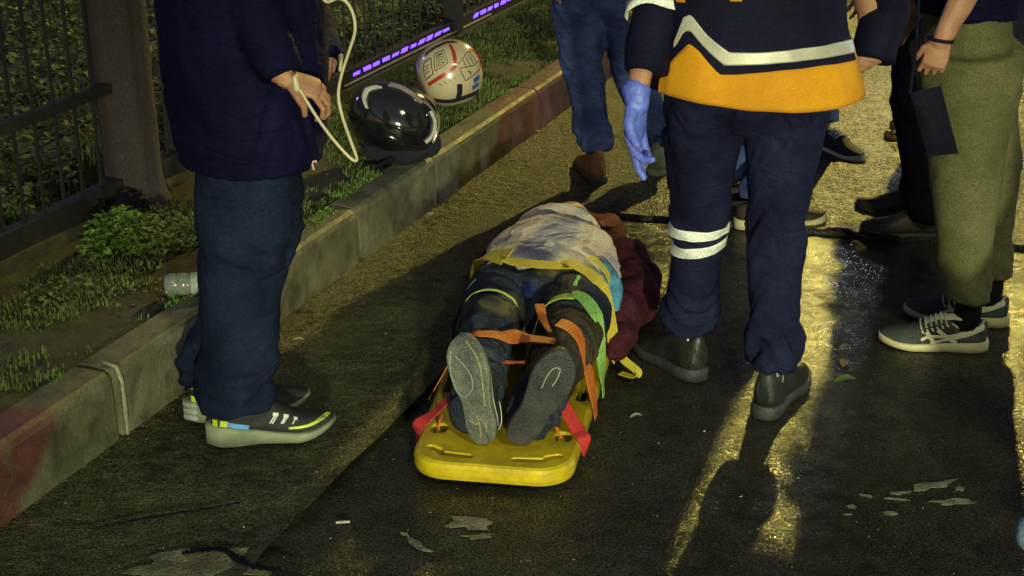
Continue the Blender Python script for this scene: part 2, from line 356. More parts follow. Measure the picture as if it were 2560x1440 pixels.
def ribbon(name, P, wid, width, m, parent=None, thick=.0022, n=6):
    """flat webbing: P path points, wid the cross direction (one or per point)"""
    if not isinstance(wid, list): wid = [wid] * len(P)
    C = smooth_path(P, n); Wd = smooth_path(wid, n); V = []; F = []
    wl = width if isinstance(width, list) else [width] * len(P)
    Wl = [v.x for v in smooth_path([Vector((w, 0, 0)) for w in wl], n)]
    for i, c in enumerate(C):
        t = (C[min(i + 1, len(C) - 1)] - C[max(i - 1, 0)]).normalized(); w = Wd[i].normalized()
        w = (w - t * w.dot(t)).normalized(); nn = t.cross(w)
        if nn.z < 0: nn = -nn
        h = Wl[i] / 2
        for a, b in ((-h, -1), (h, -1), (h, 1), (-h, 1)): V.append(c + w * a + nn * (b * thick / 2))
    F = grid_faces(len(C), 4); F += [(3, 2, 1, 0), tuple(len(V) - 4 + i for i in range(4))]
    return meshobj(name, V, F, m, parent, smooth=False)

# ================================================================== THE SETTING
# road: near sheet, coarse far sheet beyond the joint, gutter strip along the kerb
def sheet(name, pts, z, m, thick=0.0, parent=None, kind='structure'):
    n = len(pts); V = [(p[0], p[1], z) for p in pts]; F = [tuple(range(n))]
    if thick:
        V += [(p[0], p[1], z - thick) for p in pts]
        F += [tuple(range(2 * n - 1, n - 1, -1))] + [(i, (i + 1) % n, n + (i + 1) % n, n + i) for i in range(n)]
    o = meshobj(name, V, F, m, parent, smooth=False)
    if kind and parent is None: o['kind'] = kind
    return o
sheet('road', [(-250, -60), (250, -60), (250, 300), (-250, 300)], -.012, M_road_near)
# coarse resurfaced slab beyond the joint; its near edge wanders
SD = Vector((.972, -.235, 0)); S0 = Vector((.308, 4.922, 0))
edge = []
for i in range(160):
    t = -.012 + i * .04 * (1 + i * .02); w = .010 * noise.noise(Vector((t * 9, 0, 0))) + .02 * noise.noise(Vector((t * 1.7, 5, 0)))
    edge.append(S0 + SD * t + Vector((-SD.y, SD.x, 0)) * w)
V = []
for e in edge:
    V += [Vector((e.x, e.y, -.013)), Vector((e.x, e.y, .002)), Vector((e.x, e.y, .005)) + KD * .006, Vector((e.x, e.y, .006)) + KD * 2, Vector((e.x, e.y, .006)) + KD * 200]
tag(meshobj('road_resurfaced', V, grid_faces(len(edge), 5, False), M_road_far, smooth=False), kind='structure')
# gutter
N_ = 260; gl = []; gr = []
for i in range(N_ + 1):
    s = -3 + i * .1
    gl.append(kp(s, .02)); gr.append(kp(s, -.575 + .010 * noise.noise(Vector((s * 6, 3, 0))) + .012 * noise.noise(Vector((s * 1.5, 9, 0)))))
V = []; F = []
for a, b in zip(gl, gr):
    for j in range(9):
        f = j / 8; p = a.lerp(b, f); p.z = .010 - .010 * math.sin(f * PI) * .6 - (.004 if 0 < j < 8 else 0) + .0025 * noise.noise(p * 5)
        if j == 8: p.z = .007
        V.append(p)
tag(meshobj('gutter', V, grid_faces(N_ + 1, 9, False), M_gutter), kind='structure')
# kerb of separate blocks
KH = .185; KW = .118
kerb = thing('kerb', kp(0, 0, 0), None, None); kerb['kind'] = 'structure'
joints = [-3.2, -2.1, -1.05, 0, 1.317, 1.929, 2.985, 4.0, 5.05, 6.1, 7.1, 8.1, 9.1, 10.1]
for i, (a, b) in enumerate(zip(joints, joints[1:])):
    g = .007 if i != 3 else .014; a += g; b -= .006
    bm = bmesh.new(); ns = max(8, int((b - a) / .035))
    prof = [(0, -.05), (0, .03), (.002, .10), (.004, KH - .022), (.010, KH - .008), (.024, KH), (.07, KH + .001), (KW - .012, KH), (KW, KH - .01), (KW, -.05)]
    V = []
    for k in range(ns + 1):
        s = a + (b - a) * k / ns
        for (n_, z_) in prof:
            q = Vector((s * 9, n_ * 20, z_ * 20)); d = .0028 * noise.noise(q) + .0016 * noise.noise(q * 3.1)
            chip = .010 * max(0, noise.noise(Vector((s * 14, 2, i))) - .15) if .005 < n_ < .03 or z_ > KH - .03 and n_ < .03 else 0
            e = .004 if k in (0, ns) else 0
            V.append(kp(s, n_ + d + chip * 1.2 + e, z_ - d * .5 - chip - e * .6))
    F = grid_faces(ns + 1, len(prof), True); nP = len(prof)
    F += [tuple(range(nP)), tuple(range(ns * nP, ns * nP + nP))]
    o = meshobj('kerb_block', V, F, M_kerb_red, kerb, smooth=False)
    if i in (2, 6): o['label'] = 'kerb block partly dark red'
# mortar squeezed out at the nearest joint
mb = MB(); mb.tube([kp(.024, -.002, .01), kp(.022, -.004, .08), kp(.022, -.002, .15), kp(.024, .010, KH + .001), kp(.03, .05, KH + .003)], [(.006, .003), (.009, .003), (.006, .004), (.008, .003), (.004, .003)], n=8, hint=KD)
mb.build('mortar_joint', M_mortar, kerb)
# rim of grit at kerb foot
mb = MB()
for i in range(420):
    s = random.uniform(-.9, 4.5); n_ = -abs(random.gauss(0, .035)) - .004; p = kp(s, n_, .008); r = random.uniform(.0015, .005)
    V = [p + Vector((random.uniform(-1, 1), random.uniform(-1, 1), random.uniform(-.3, 1))) * r for _ in range(4)]
    mb.add(V, [(0, 1, 2), (0, 2, 3), (0, 3, 1), (1, 3, 2)])
tag(mb.build('grit', M_dry, smooth=False), 'loose grit and crumbs lying along the foot of the kerb', 'grit', kind='stuff')

# verge: rolling soil behind the kerb
def vz(s, n):
    p = Vector((s, n, 0)); base = KH - .012 + min(1, max(0, (n - .1) / .3)) * .012
    return base + .020 * noise.noise(p * 2.2) * min(1, (n - .1) * 4) + .008 * noise.noise(p * 9) + .004 * noise.noise(p * 25) + max(0, n - 1.0) * .05
ss = np.concatenate([np.arange(-3, 6, .04), np.arange(6, 14, .3)]); nn_ = np.concatenate([np.arange(.11, 1.3, .035), np.arange(1.3, 4.5, .09), np.arange(4.5, 14, .6)])
V = [kp(s, n, vz(s, n)) for s in ss for n in nn_]
tag(meshobj('ground', V, grid_faces(len(ss), len(nn_), False), M_soil), kind='structure')

# grass blades
def blades(name, label, count, region, size, m, width=.0035, dens=None, tilt=.6):
    V = []; F = []; k = 0; tries = 0
    while k < count and tries < count * 30:
        tries += 1
        s = random.uniform(*region[0]); n = random.uniform(*region[1])
        if dens and random.random() > dens(s, n): continue
        p = kp(s, n, vz(s, n) - .003); h = random.uniform(*size); a = random.uniform(0, 2 * PI)
        d = Vector((math.cos(a), math.sin(a), 0)) * h * random.uniform(.1, tilt); w = Vector((-math.sin(a + .5), math.cos(a + .5), 0)) * width * random.uniform(.6, 1.5)
        o = len(V); V += [p - w, p + w, p + d * .35 + Vector((0, 0, h * .6)) + w * .7, p + d * .35 + Vector((0, 0, h * .6)) - w * .7, p + d + Vector((0, 0, h * (.95 - .3 * d.length / h)))]
        F += [(o, o + 1, o + 2, o + 3), (o + 3, o + 2, o + 4)]; k += 1
    me = bpy.data.meshes.new(name); me.from_pydata([tuple(v) for v in V], [], F); me.materials.append(m)
    return tag(link(bpy.data.objects.new(name, me)), label, 'grass', kind='stuff')
def patchy(th, sc, seed): return lambda s, n: max(0, min(1, (noise.noise(Vector((s * sc, n * sc, seed))) + .5 * noise.noise(Vector((s * sc * 3, n * sc * 3, seed))) - th) * 4))
blades('grass', 'short patchy grass growing in the soil between kerb and fence', 22000, ((-.6, 6), (.12, .72)), (.010, .035), M_grass, .0024, patchy(-.10, 3.5, 1))
blades('grass', 'thick rough grass on the bank behind the fence', 26000, ((-.6, 9), (.74, 4.2)), (.03, .10), M_grass, .004, patchy(-.35, 1.6, 4))
blades('grass', 'line of low grass creeping over the back of the kerb', 2200, ((-.3, 5), (.09, .16)), (.012, .035), M_leaf, .002, patchy(.02, 5, 8))
blades('grass', 'denser green grass on the verge beyond the two helmets', 16000, ((2.3, 7.5), (.12, .70)), (.014, .045), M_grass, .0026, patchy(-.45, 2.5, 21))
# broad leaves of ground cover
def leaves(count, region, size, dens, h=.05, cen=None):
    V = []; F = []; k = 0; tr = 0
    while k < count and tr < count * 40:
        tr += 1
        s = random.uniform(*region[0]); n = random.uniform(*region[1])
        if dens and random.random() > dens(s, n): continue
        if cen:
            rr = ((s - cen[0]) / cen[2]) ** 2 + ((n - cen[1]) / cen[3]) ** 2
            if rr > 1: continue
            hh = random.random() ** .6 * cen[4] * (1 - rr) ** .5
        else: hh = random.random() * h
        p = kp(s, n, vz(s, n) + hh); L_ = random.uniform(*size); a = random.uniform(0, 2 * PI)
        d = Vector((math.cos(a), math.sin(a), random.uniform(-.5, .7))).normalized(); w = d.cross(Vector((random.uniform(-.6, .6), random.uniform(-.6, .6), 1))).normalized()
        up = w.cross(d); o = len(V)
        V += [p, p + d * L_ * .45 + w * L_ * .33 + up * L_ * .06, p + d * L_ + up * L_ * -.05, p + d * L_ * .45 - w * L_ * .33 + up * L_ * .06]
        F += [(o, o + 1, o + 2), (o, o + 2, o + 3)]; k += 1
    return V, F
V, F = leaves(42000, ((-.6, 9), (.76, 4.4)), (.018, .050), patchy(-.45, 2.0, 11), .10)
tag(meshobj('ground_cover', V, F, M_leaf_d, smooth=False), 'dull green leafy ground cover on the bank behind the fence', 'ground cover', kind='stuff')
V, F = leaves(2600, ((-.6, 6), (.14, .74)), (.007, .022), patchy(-.05, 3.0, 15), .012)
tag(meshobj('leaf_litter', V, F, M_dry, smooth=False), 'dry leaf litter scattered on the verge soil', 'leaf litter', kind='stuff')
def weed(cx, cy, z_h, rs, rn, cnt, size, label, m):
    p = gp(cx, cy, .19) - K0; s = p.dot(KD); n = p.dot(KN)
    t = thing('weed_plant', kp(s, n, vz(s, n)), label, 'weed')
    V, F = leaves(cnt, ((s - rs, s + rs), (n - rn, n + rn)), size, None, cen=(s, n, rs, rn, z_h)); meshobj('foliage', V, F, m, t, smooth=False)
    mb = MB()
    for i in range(14):
        a = random.uniform(0, 2 * PI); q = kp(s + math.cos(a) * rs * .5, n + math.sin(a) * rn * .5, vz(s, n) + z_h * .7)
        mb.tube([kp(s, n, vz(s, n) - .01), (kp(s, n, vz(s, n)) + q) / 2 + Vector((0, 0, .01)), q], .0015, n=5)
    mb.build('stem', m, t)
weed(300, 612, .13, .13, .095, 950, (.012, .030), 'bright green leafy weed clump in front of the tree trunk', M_leaf)
weed(20, 560, .10, .08, .07, 300, (.012, .028), 'bright green weed tuft beside the fence at the left edge', M_leaf)
weed(415, 600, .09, .15, .09, 500, (.010, .024), 'dull green weeds between the trunk and the dark jeans', M_leaf_d)
weed(150, 745, .05, .12, .08, 260, (.012, .026), 'flat pale green weed spread on the soil at the left', M_leaf_d)
weed(800, 545, .03, .10, .03, 170, (.008, .018), 'small green weed sprouting at the back of the kerb', M_leaf)

# tree at the fence
tb = gp(342, 506, .18); tree = thing('tree', tb, 'rough dark tree trunk standing at the fence behind the standing man', 'tree')
V = []; nr = 90; nc = 40
for i in range(nr):
    z = -.05 + i * .045; c = tb + Vector((-.012 * z * 4 * .5, 0, z))
    for j in range(nc):
        a = 2 * PI * j / nc; rr = .083 + .010 * z + .03 * math.exp(-max(0, z) / .04)
        rr += .010 * noise.noise(Vector((math.cos(a) * 2.2, math.sin(a) * 2.2, z * .8))) + .008 * abs(noise.noise(Vector((math.cos(a) * 7, math.sin(a) * 7, z * 2.5))))
        V.append(c + Vector((math.cos(a) * rr, math.sin(a) * rr, 0)))
meshobj('trunk', V, grid_faces(nr, nc), M_bark, tree)
mb = MB()
for a, h in ((.4, 3.2), (2.4, 3.5), (4.3, 3.0), (5.4, 3.7)):
    p = tb + Vector((-.024 * h, 0, h)); d = Vector((math.cos(a), math.sin(a), .9))
    mb.tube([p, p + d * .4, p + d * .9 + Vector((0, 0, .2)), p + d * 1.4 + Vector((0, 0, .5))], [.05, .04, .028, .012], n=8)
mb.build('limb', M_bark, tree)

# fence
FN = .70
fence = thing('fence', kp(1.0, FN, .17), 'dark metal picket fence with a violet reflected glow along its lower rail', 'fence')
def rail(z, hz, hn, name='rail', a=-2.5, b=9):
    mb = MB(); mb.box(kp((a + b) / 2, FN, z), KD * (b - a) / 2, KN * hn, Vector((0, 0, hz))); return mb.build(name, M_metal_dark, fence, smooth=False)
rail(.252, .036, .022); rail(.575, .016, .014); rail(1.28, .016, .014)
mb = MB(); mb.box(kp(3.2, FN + .02, .185), KD * 5.7, KN * .055, Vector((0, 0, .035))); mb.build('footing', M_soil, fence, smooth=False)
mb = MB(); mb.box(Vector((0, 0, 0)), KD * .004, KN * .004, Vector((0, 0, .52)))
pk = None
for i in range(72):
    s = -.7 + i * .092
    if pk is None: pk = mb.build('picket', M_metal_dark, fence, smooth=False); o = pk
    else: o = bpy.data.objects.new('picket', pk.data); link(o, fence)
    o.location = kp(s, FN, .80)
    o.matrix_parent_inverse = fence.matrix_basis.inverted()
for s in (-.9, 1.40, 3.74, 5.9):
    mb = MB(); mb.box(kp(s, FN, .75), KD * .033, KN * .033, Vector((0, 0, .60))); mb.box(kp(s, FN, 1.36), KD * .038, KN * .038, Vector((0, 0, .008)))
    mb.build('post', M_metal_dark, fence, smooth=False)
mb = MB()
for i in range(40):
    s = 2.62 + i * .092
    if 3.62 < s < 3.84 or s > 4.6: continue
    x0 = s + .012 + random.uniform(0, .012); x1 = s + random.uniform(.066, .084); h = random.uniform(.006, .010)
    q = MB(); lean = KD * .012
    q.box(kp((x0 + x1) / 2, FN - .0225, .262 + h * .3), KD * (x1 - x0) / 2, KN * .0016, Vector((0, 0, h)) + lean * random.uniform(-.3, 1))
    q.build('reflection_segment', M_violet, fence, smooth=False)  # glowing pieces imitate beacon light reflected between the pickets, no lamp here
mb = MB(); mb.box(kp(3.35, FN - .0235, .236), KD * .80, KN * .003, Vector((0, 0, .0028))); mb.build('edge_highlight_strip', M_paper, fence, smooth=False)  # highlight on the rail's lower edge, painted as a pale strip
# crumpled paper by the trunk
def scrap(px, py, z, w, h, label, name='paper_scrap', m=None, cat='litter', rot=0.0, group=None):
    c = gp(px, py, z); V = []; nx, ny = 5, 4; ca, sa = math.cos(rot), math.sin(rot)
    for i in range(nx):
        for j in range(ny):
            a = (i / (nx - 1) - .5) * w * (1 - .25 * abs(j / (ny - 1) - .5)); b = (j / (ny - 1) - .5) * h * (1 + .3 * math.sin(i * 2.1 + px))
            V.append(c + Vector((a * ca - b * sa, a * sa + b * ca, .004 + .18 * min(w, h) * (.5 + .5 * noise.noise(Vector((i * .7 + px, j * .9, 0)))))))
    nV = len(V); V += [v - Vector((0, 0, .0012)) for v in V]
    F = grid_faces(nx, ny, False); F += [tuple(reversed([q + nV for q in f])) for f in grid_faces(nx, ny, False)]
    return tag(meshobj(name, V, F, m or M_paper, smooth=False), label, cat, group)
scrap(420, 378, .20, .050, .022, 'small pale scrap of card lying behind the fence beside the trunk', rot=.4)
scrap(1345, 330, .008, .016, .010, 'tiny pale crumb of litter at the foot of the red kerb')
scrap(790, 412, .20, .012, .010, 'tiny pale scrap on the soil beside the dark jacket')

# ================================================================== ROAD DETAILS
def flake(px, py, w, h, m, label, name, rot=0.0, z=-.0105, n=18, cat='marking', seed=0, kind=None, ragged=.95):
    c = gp(px, py, z); V = [c + Vector((0, 0, .0008))]
    for i in range(n):
        a = 2 * PI * i / n; r = 1 + ragged * noise.noise(Vector((math.cos(a) * 1.6 + px * .1, math.sin(a) * 1.6, seed)))
        x = math.cos(a) * w / 2 * r; y = math.sin(a) * h / 2 * r
        V.append(c + Vector((x * math.cos(rot) - y * math.sin(rot), x * math.sin(rot) + y * math.cos(rot), 0)))
    m_ = len(V); V += [v + Vector((0, 0, .0009)) for v in V[1:]] ; cc = len(V); V.append(c + Vector((0, 0, .0012)))
    F = []
    for i in range(n):
        j = (i + 1) % n; F += [(1 + i, 1 + j, m_ + j, m_ + i), (m_ + i, m_ + j, cc)]
    o = meshobj(name, V, F, m, smooth=False)
    return tag(o, label, cat, kind=kind)
M_worn = mat('worn_pale_stain', (.30, .27, .19), .6, col2=(.12, .11, .08), scale=30, bump=.8, bscale=200, grain=.4)
M_concp = mat('pale_concrete_patch', (.24, .22, .14), .55, col2=(.11, .10, .07), scale=18, bump=1.0, bscale=120, grain=.4)
fl = thing('worn_road_marking', gp(2270, 1245, -.011), 'faint broken remains of pale marking on dark asphalt at lower right', 'road marking')
for (x, y, w, h, r_) in ((2330, 1215, .11, .030, .35), (2250, 1232, .05, .012, .2), (2240, 1248, .06, .008, -.2), (2165, 1240, .03, .010, -.4), (2380, 1255, .085, .030, .1),
                         (2225, 1283, .030, .022, 0), (2130, 1266, .02, .02, .3), (2120, 1286, .02, .008, .2), (2400, 1222, .018, .02, 0)):
    o = flake(x, y, w, h, M_worn, None, 'fragment', r_, seed=x, cat=None); o.parent = fl; o.matrix_parent_inverse = fl.matrix_basis.inverted()
fl2 = thing('worn_road_marking', gp(1180, 1320, -.011), 'pale broken flakes on the wet road in front of the yellow board', 'road marking')
for (x, y, w, h, r_) in ((1180, 1310, .12, .05, .0), (1200, 1340, .06, .020, .1), (1035, 1355, .055, .022, -.9), (1065, 1375, .03, .012, -.5), (1010, 1335, .02, .012, -.6)):
    o = flake(x, y, w, h, M_worn, None, 'fragment', r_, seed=x, cat=None); o.parent = fl2; o.matrix_parent_inverse = fl2.matrix_basis.inverted()
tag(flake(500, 1412, .26, .14, M_concp, 'pale broken concrete patch sunk in the gutter at the bottom edge', 'concrete_patch', .1, z=.004, n=30, cat='concrete patch'), kind=None)
def crack(P, w, label, z):
    P = smooth_path([gp(x, y, z) for x, y in P], 8); V = []
    for i, c in enumerate(P):
        t = (P[min(i + 1, len(P) - 1)] - P[max(i - 1, 0)]).normalized(); q = Vector((-t.y, t.x, 0))
        ww = w * (.35 + 1.3 * abs(noise.noise(Vector((i * .5, w * 90, 0)))) + .3 * math.sin(PI * i / (len(P) - 1)))
        a = .004 * noise.noise(Vector((i * .9, 1, 2)))
        V += [c + q * (a - ww / 2), c + q * (a + ww / 2), c + q * (a + ww / 2) - Vector((0, 0, .002)), c + q * (a - ww / 2) - Vector((0, 0, .002))]
    return tag(meshobj('road_crack', V, grid_faces(len(P), 4), M_black, smooth=False), label, 'crack')
crack([(455, 1382), (500, 1374), (555, 1372), (590, 1392), (620, 1410), (680, 1422), (760, 1440)], .022, 'black crack in the gutter above the pale patch at the bottom edge', .009)
crack([(240, 1318), (330, 1300), (430, 1283), (520, 1270), (600, 1255)], .005, 'thin crack running across the wet gutter below the running shoe', .008)
crack([(2040, 577), (2100, 570), (2150, 588), (2200, 585), (2245, 592)], .018, 'dark gap in the road joint left of the olive trousers', .008)

# ------------------------------------------------------------------ litter and leaves on the road
def leaf(px, py, L_, rot, m, label, z=-.008, cat='leaf'):
    c = gp(px, py, z); V = []; n = 7
    d = Vector((math.cos(rot), math.sin(rot), 0)); w = Vector((-d.y, d.x, 0))
    for i in range(n):
        t = i / (n - 1); hw = L_ * .28 * math.sin(PI * min(1, t * .92 + .05)) ** .8; up = Vector((0, 0, .004 + L_ * .22 * math.sin(t * 2.6)))
        p = c + d * (t - .5) * L_ + up
        V += [p - w * hw, p + Vector((0, 0, -.003)), p + w * hw]
    return tag(meshobj('fallen_leaf', V, grid_faces(n, 3, False), m), label, cat)
leaf(2112, 957, .060, .1, M_leaf, 'green fallen leaf on the wet road below the cream-soled sneaker')
leaf(2110, 912, .045, 1.2, M_dry, 'curled brown leaf on the road just above the green leaf')
leaf(2112, 872, .035, .4, M_dry, 'small curled yellowish leaf beside the bottom of the paramedic trousers')
leaf(1590, 1045, .030, .2, M_paper, 'small pale crumpled leaf right of the red strap')
leaf(1300, 775, .001, 0, M_dry, 'x') if False else None
leaf(770, 845, .05, .9, M_dry, 'brown leaf debris against the kerb foot behind the jeans', z=.01)
leaf(745, 855, .035, .1, M_paper, 'pale leaf debris against the kerb foot near the jeans', z=.01)
leaf(1075, 543, .045, .8, M_paper, 'pale dry leaf at the kerb joint below the black helmet', z=.012)
leaf(1100, 548, .035, .2, M_dry, 'brown dry leaf on the gutter beside the kerb joint', z=.012)
mb = MB(); c = gp(858, 1306, -.006); mb.tube([c - Vector((.014, 0, 0)), c + Vector((.012, .003, 0))], .0032, n=8)
tag(mb.build('cigarette_end', M_paper), 'small pale cigarette end on the dark road left of the board', 'litter')
mb = MB()
for i in range(520):
    x = random.uniform(0, 2560); y = random.uniform(560, 1440); p = gp(x, y, 0); n_ = (p - K0).dot(KN)
    if n_ > -.02: continue
    z = .004 if n_ > -.58 else -.0115; p.z = z; r = random.uniform(.0010, .0030) * (1.0 if random.random() < .93 else 1.8)
    V = [p + Vector((random.uniform(-1, 1), random.uniform(-1, 1), random.uniform(.1, 1))) * r for _ in range(4)]
    mb.add(V, [(0, 1, 2), (0, 2, 3), (0, 3, 1), (1, 3, 2)])
tag(mb.build('road_grit', M_paper, smooth=False), 'tiny pale grit scattered over the wet road', 'grit', kind='stuff')

# bottle
bt = thing('plastic_bottle', gp(440, 745, .185), 'crumpled clear plastic bottle lying on the verge beside the jeans', 'bottle')
def lathe(prof, c, d, n=20, sq=1.0, name='bottle', m=None, parent=None):
    d = Vector(d).normalized(); a = Vector((0, 0, 1)); a = (a - d * a.dot(d)).normalized(); b = d.cross(a); V = []
    for i, (x, r) in enumerate(prof):
        for j in range(n):
            t = 2 * PI * j / n; rr = r * (1 + .10 * noise.noise(Vector((x * 30, math.cos(t) * 2, math.sin(t) * 2))))
            V.append(Vector(c) + d * x + a * rr * math.cos(t) * sq + b * rr * math.sin(t))
    F = grid_faces(len(prof), n); F += [tuple(range(n - 1, -1, -1)), tuple(range(len(V) - n, len(V)))]
    return meshobj(name, V, F, m, parent)
bc = gp(412, 735, .185) + Vector((.0, 0, .026))
lathe([(0, .004), (.003, .022), (.012, .029), (.03, .030), (.036, .0275), (.042, .030), (.06, .030), (.066, .0275), (.072, .030), (.10, .030), (.13, .029), (.15, .024), (.165, .014), (.175, .011), (.182, .011)], bc, (1, .15, 0), name='body', m=M_bottle, parent=bt)
lathe([(0, .002), (.001, .0135), (.015, .0135), (.016, .002)], bc + Vector((.180, .027, 0)), (1, .15, 0), name='cap', m=M_lime, parent=bt, n=14)
lathe([(.072, .0305), (.073, .0309), (.112, .0309), (.113, .0300)], bc, (1, .15, 0), name='label_wrap', m=M_foam_g, parent=bt)

# ================================================================== SPINE BOARD
board = thing('spine_board', bp(0, .9, 0), 'yellow plastic spine board lying on the wet road under the patient', 'stretcher')
def bw(v): return interp([(-.05, .185), (0, .190), (.3, .200), (.7, .214), (1.1, .222), (1.5, .215), (1.82, .19)], v)
def outline(inset):
    P = []; L0, L1 = -.055 + inset, 1.56 - inset; rc = .085 - inset * .5
    for sgn in (1, -1):
        pass
    right = []
    for i in range(13):
        a = -PI / 2 + PI / 2 * i / 12; right.append((bw(0) - inset - rc + rc * math.cos(a), L0 + rc + rc * math.sin(a)))
    for v in np.arange(.15, 1.45, .12): right.append((bw(v) - inset, v))
    for i in range(13):
        a = PI / 2 * i / 12; right.append((bw(1.8) - inset - rc + rc * math.cos(a), L1 - rc + rc * math.sin(a)))
    return right + [(-u, v) for u, v in reversed(right)]
rings = [(.012, .004), (.003, .009), (0, .020), (0, .040), (.0035, .0475), (.010, .0515)]
V = []
for ins, z in rings: V += [bp(u, v, z + .0) for u, v in outline(ins)]
n = len(outline(0)); F = grid_faces(len(rings), n); F += [tuple(range(n - 1, -1, -1)), tuple(range(len(V) - n, len(V)))]
deck = meshobj('deck', V, F, M_yellow, board, smooth=False)
def capsule(P, r, z0=-.03, z1=.10):
    """vertical prism round a polyline, used to cut hand holds"""
    P = [Vector((p[0], p[1])) for p in P]; L_ = []; Rr = []
    for i, p in enumerate(P):
        t = (P[min(i + 1, len(P) - 1)] - P[max(i - 1, 0)]).normalized(); q = Vector((-t.y, t.x)); L_.append(p + q * r); Rr.append(p - q * r)
    t0 = (P[1] - P[0]).normalized(); t1 = (P[-1] - P[-2]).normalized()
    def arc(c, t, k=7): return [c + Vector((math.cos(a) * t.x - math.sin(a) * t.y, math.cos(a) * t.y + math.sin(a) * t.x)) * r for a in [PI / 2 - PI * i / k for i in range(1, k)]]
    ring = L_ + arc(P[-1], t1) + Rr[::-1] + arc(P[0], -t0); m_ = len(ring)
    V = [bp(q.x, q.y, z) for z in (z0, z1) for q in ring]
    return V, [tuple(range(m_)), tuple(range(2 * m_ - 1, m_ - 1, -1))] + [(i, m_ + i, m_ + (i + 1) % m_, (i + 1) % m_) for i in range(m_)]
cut = MB()
for sg in (-1, 1):
    cut.add(*capsule([(sg * .150, .022), (sg * .128, .012), (sg * .118, -.004), (sg * .055, -.010)], .0095))
    cut.add(*capsule([(sg * .150, .112), (sg * .149, .126)], .020))
    for v in (.33, .60, .90, 1.20): cut.add(*capsule([(sg * (bw(v) - .034), v), (sg * (bw(v + .12) - .034), v + .12)], .014))
co = cut.build('cut', M_hole, smooth=False)
bo = deck.modifiers.new('b', 'BOOLEAN'); bo.operation = 'DIFFERENCE'; bo.object = co; bo.solver = 'EXACT'
bv = deck.modifiers.new('v', 'BEVEL'); bv.width = .0028; bv.segments = 2; bv.limit_method = 'ANGLE'; bv.angle_limit = R(50)
dg = bpy.context.evaluated_depsgraph_get(); dg.update()
me = bpy.data.meshes.new_from_object(deck.evaluated_get(dg)); deck.modifiers.clear(); deck.data = me
bpy.data.objects.remove(co)
# floor of the cast hand holds: dark inner sockets
for sg in (-1, 1):
    V, F = capsule([(sg * .150, .112), (sg * .149, .126)], .0196, .008, .020); meshobj('socket', V, F, M_hole, board, smooth=False)
    V, F = capsule([(sg * .150, .022), (sg * .128, .012), (sg * .118, -.004), (sg * .055, -.010)], .0092, .012, .034); meshobj('hand_hold_floor', V, F, M_yellow, board, smooth=False)

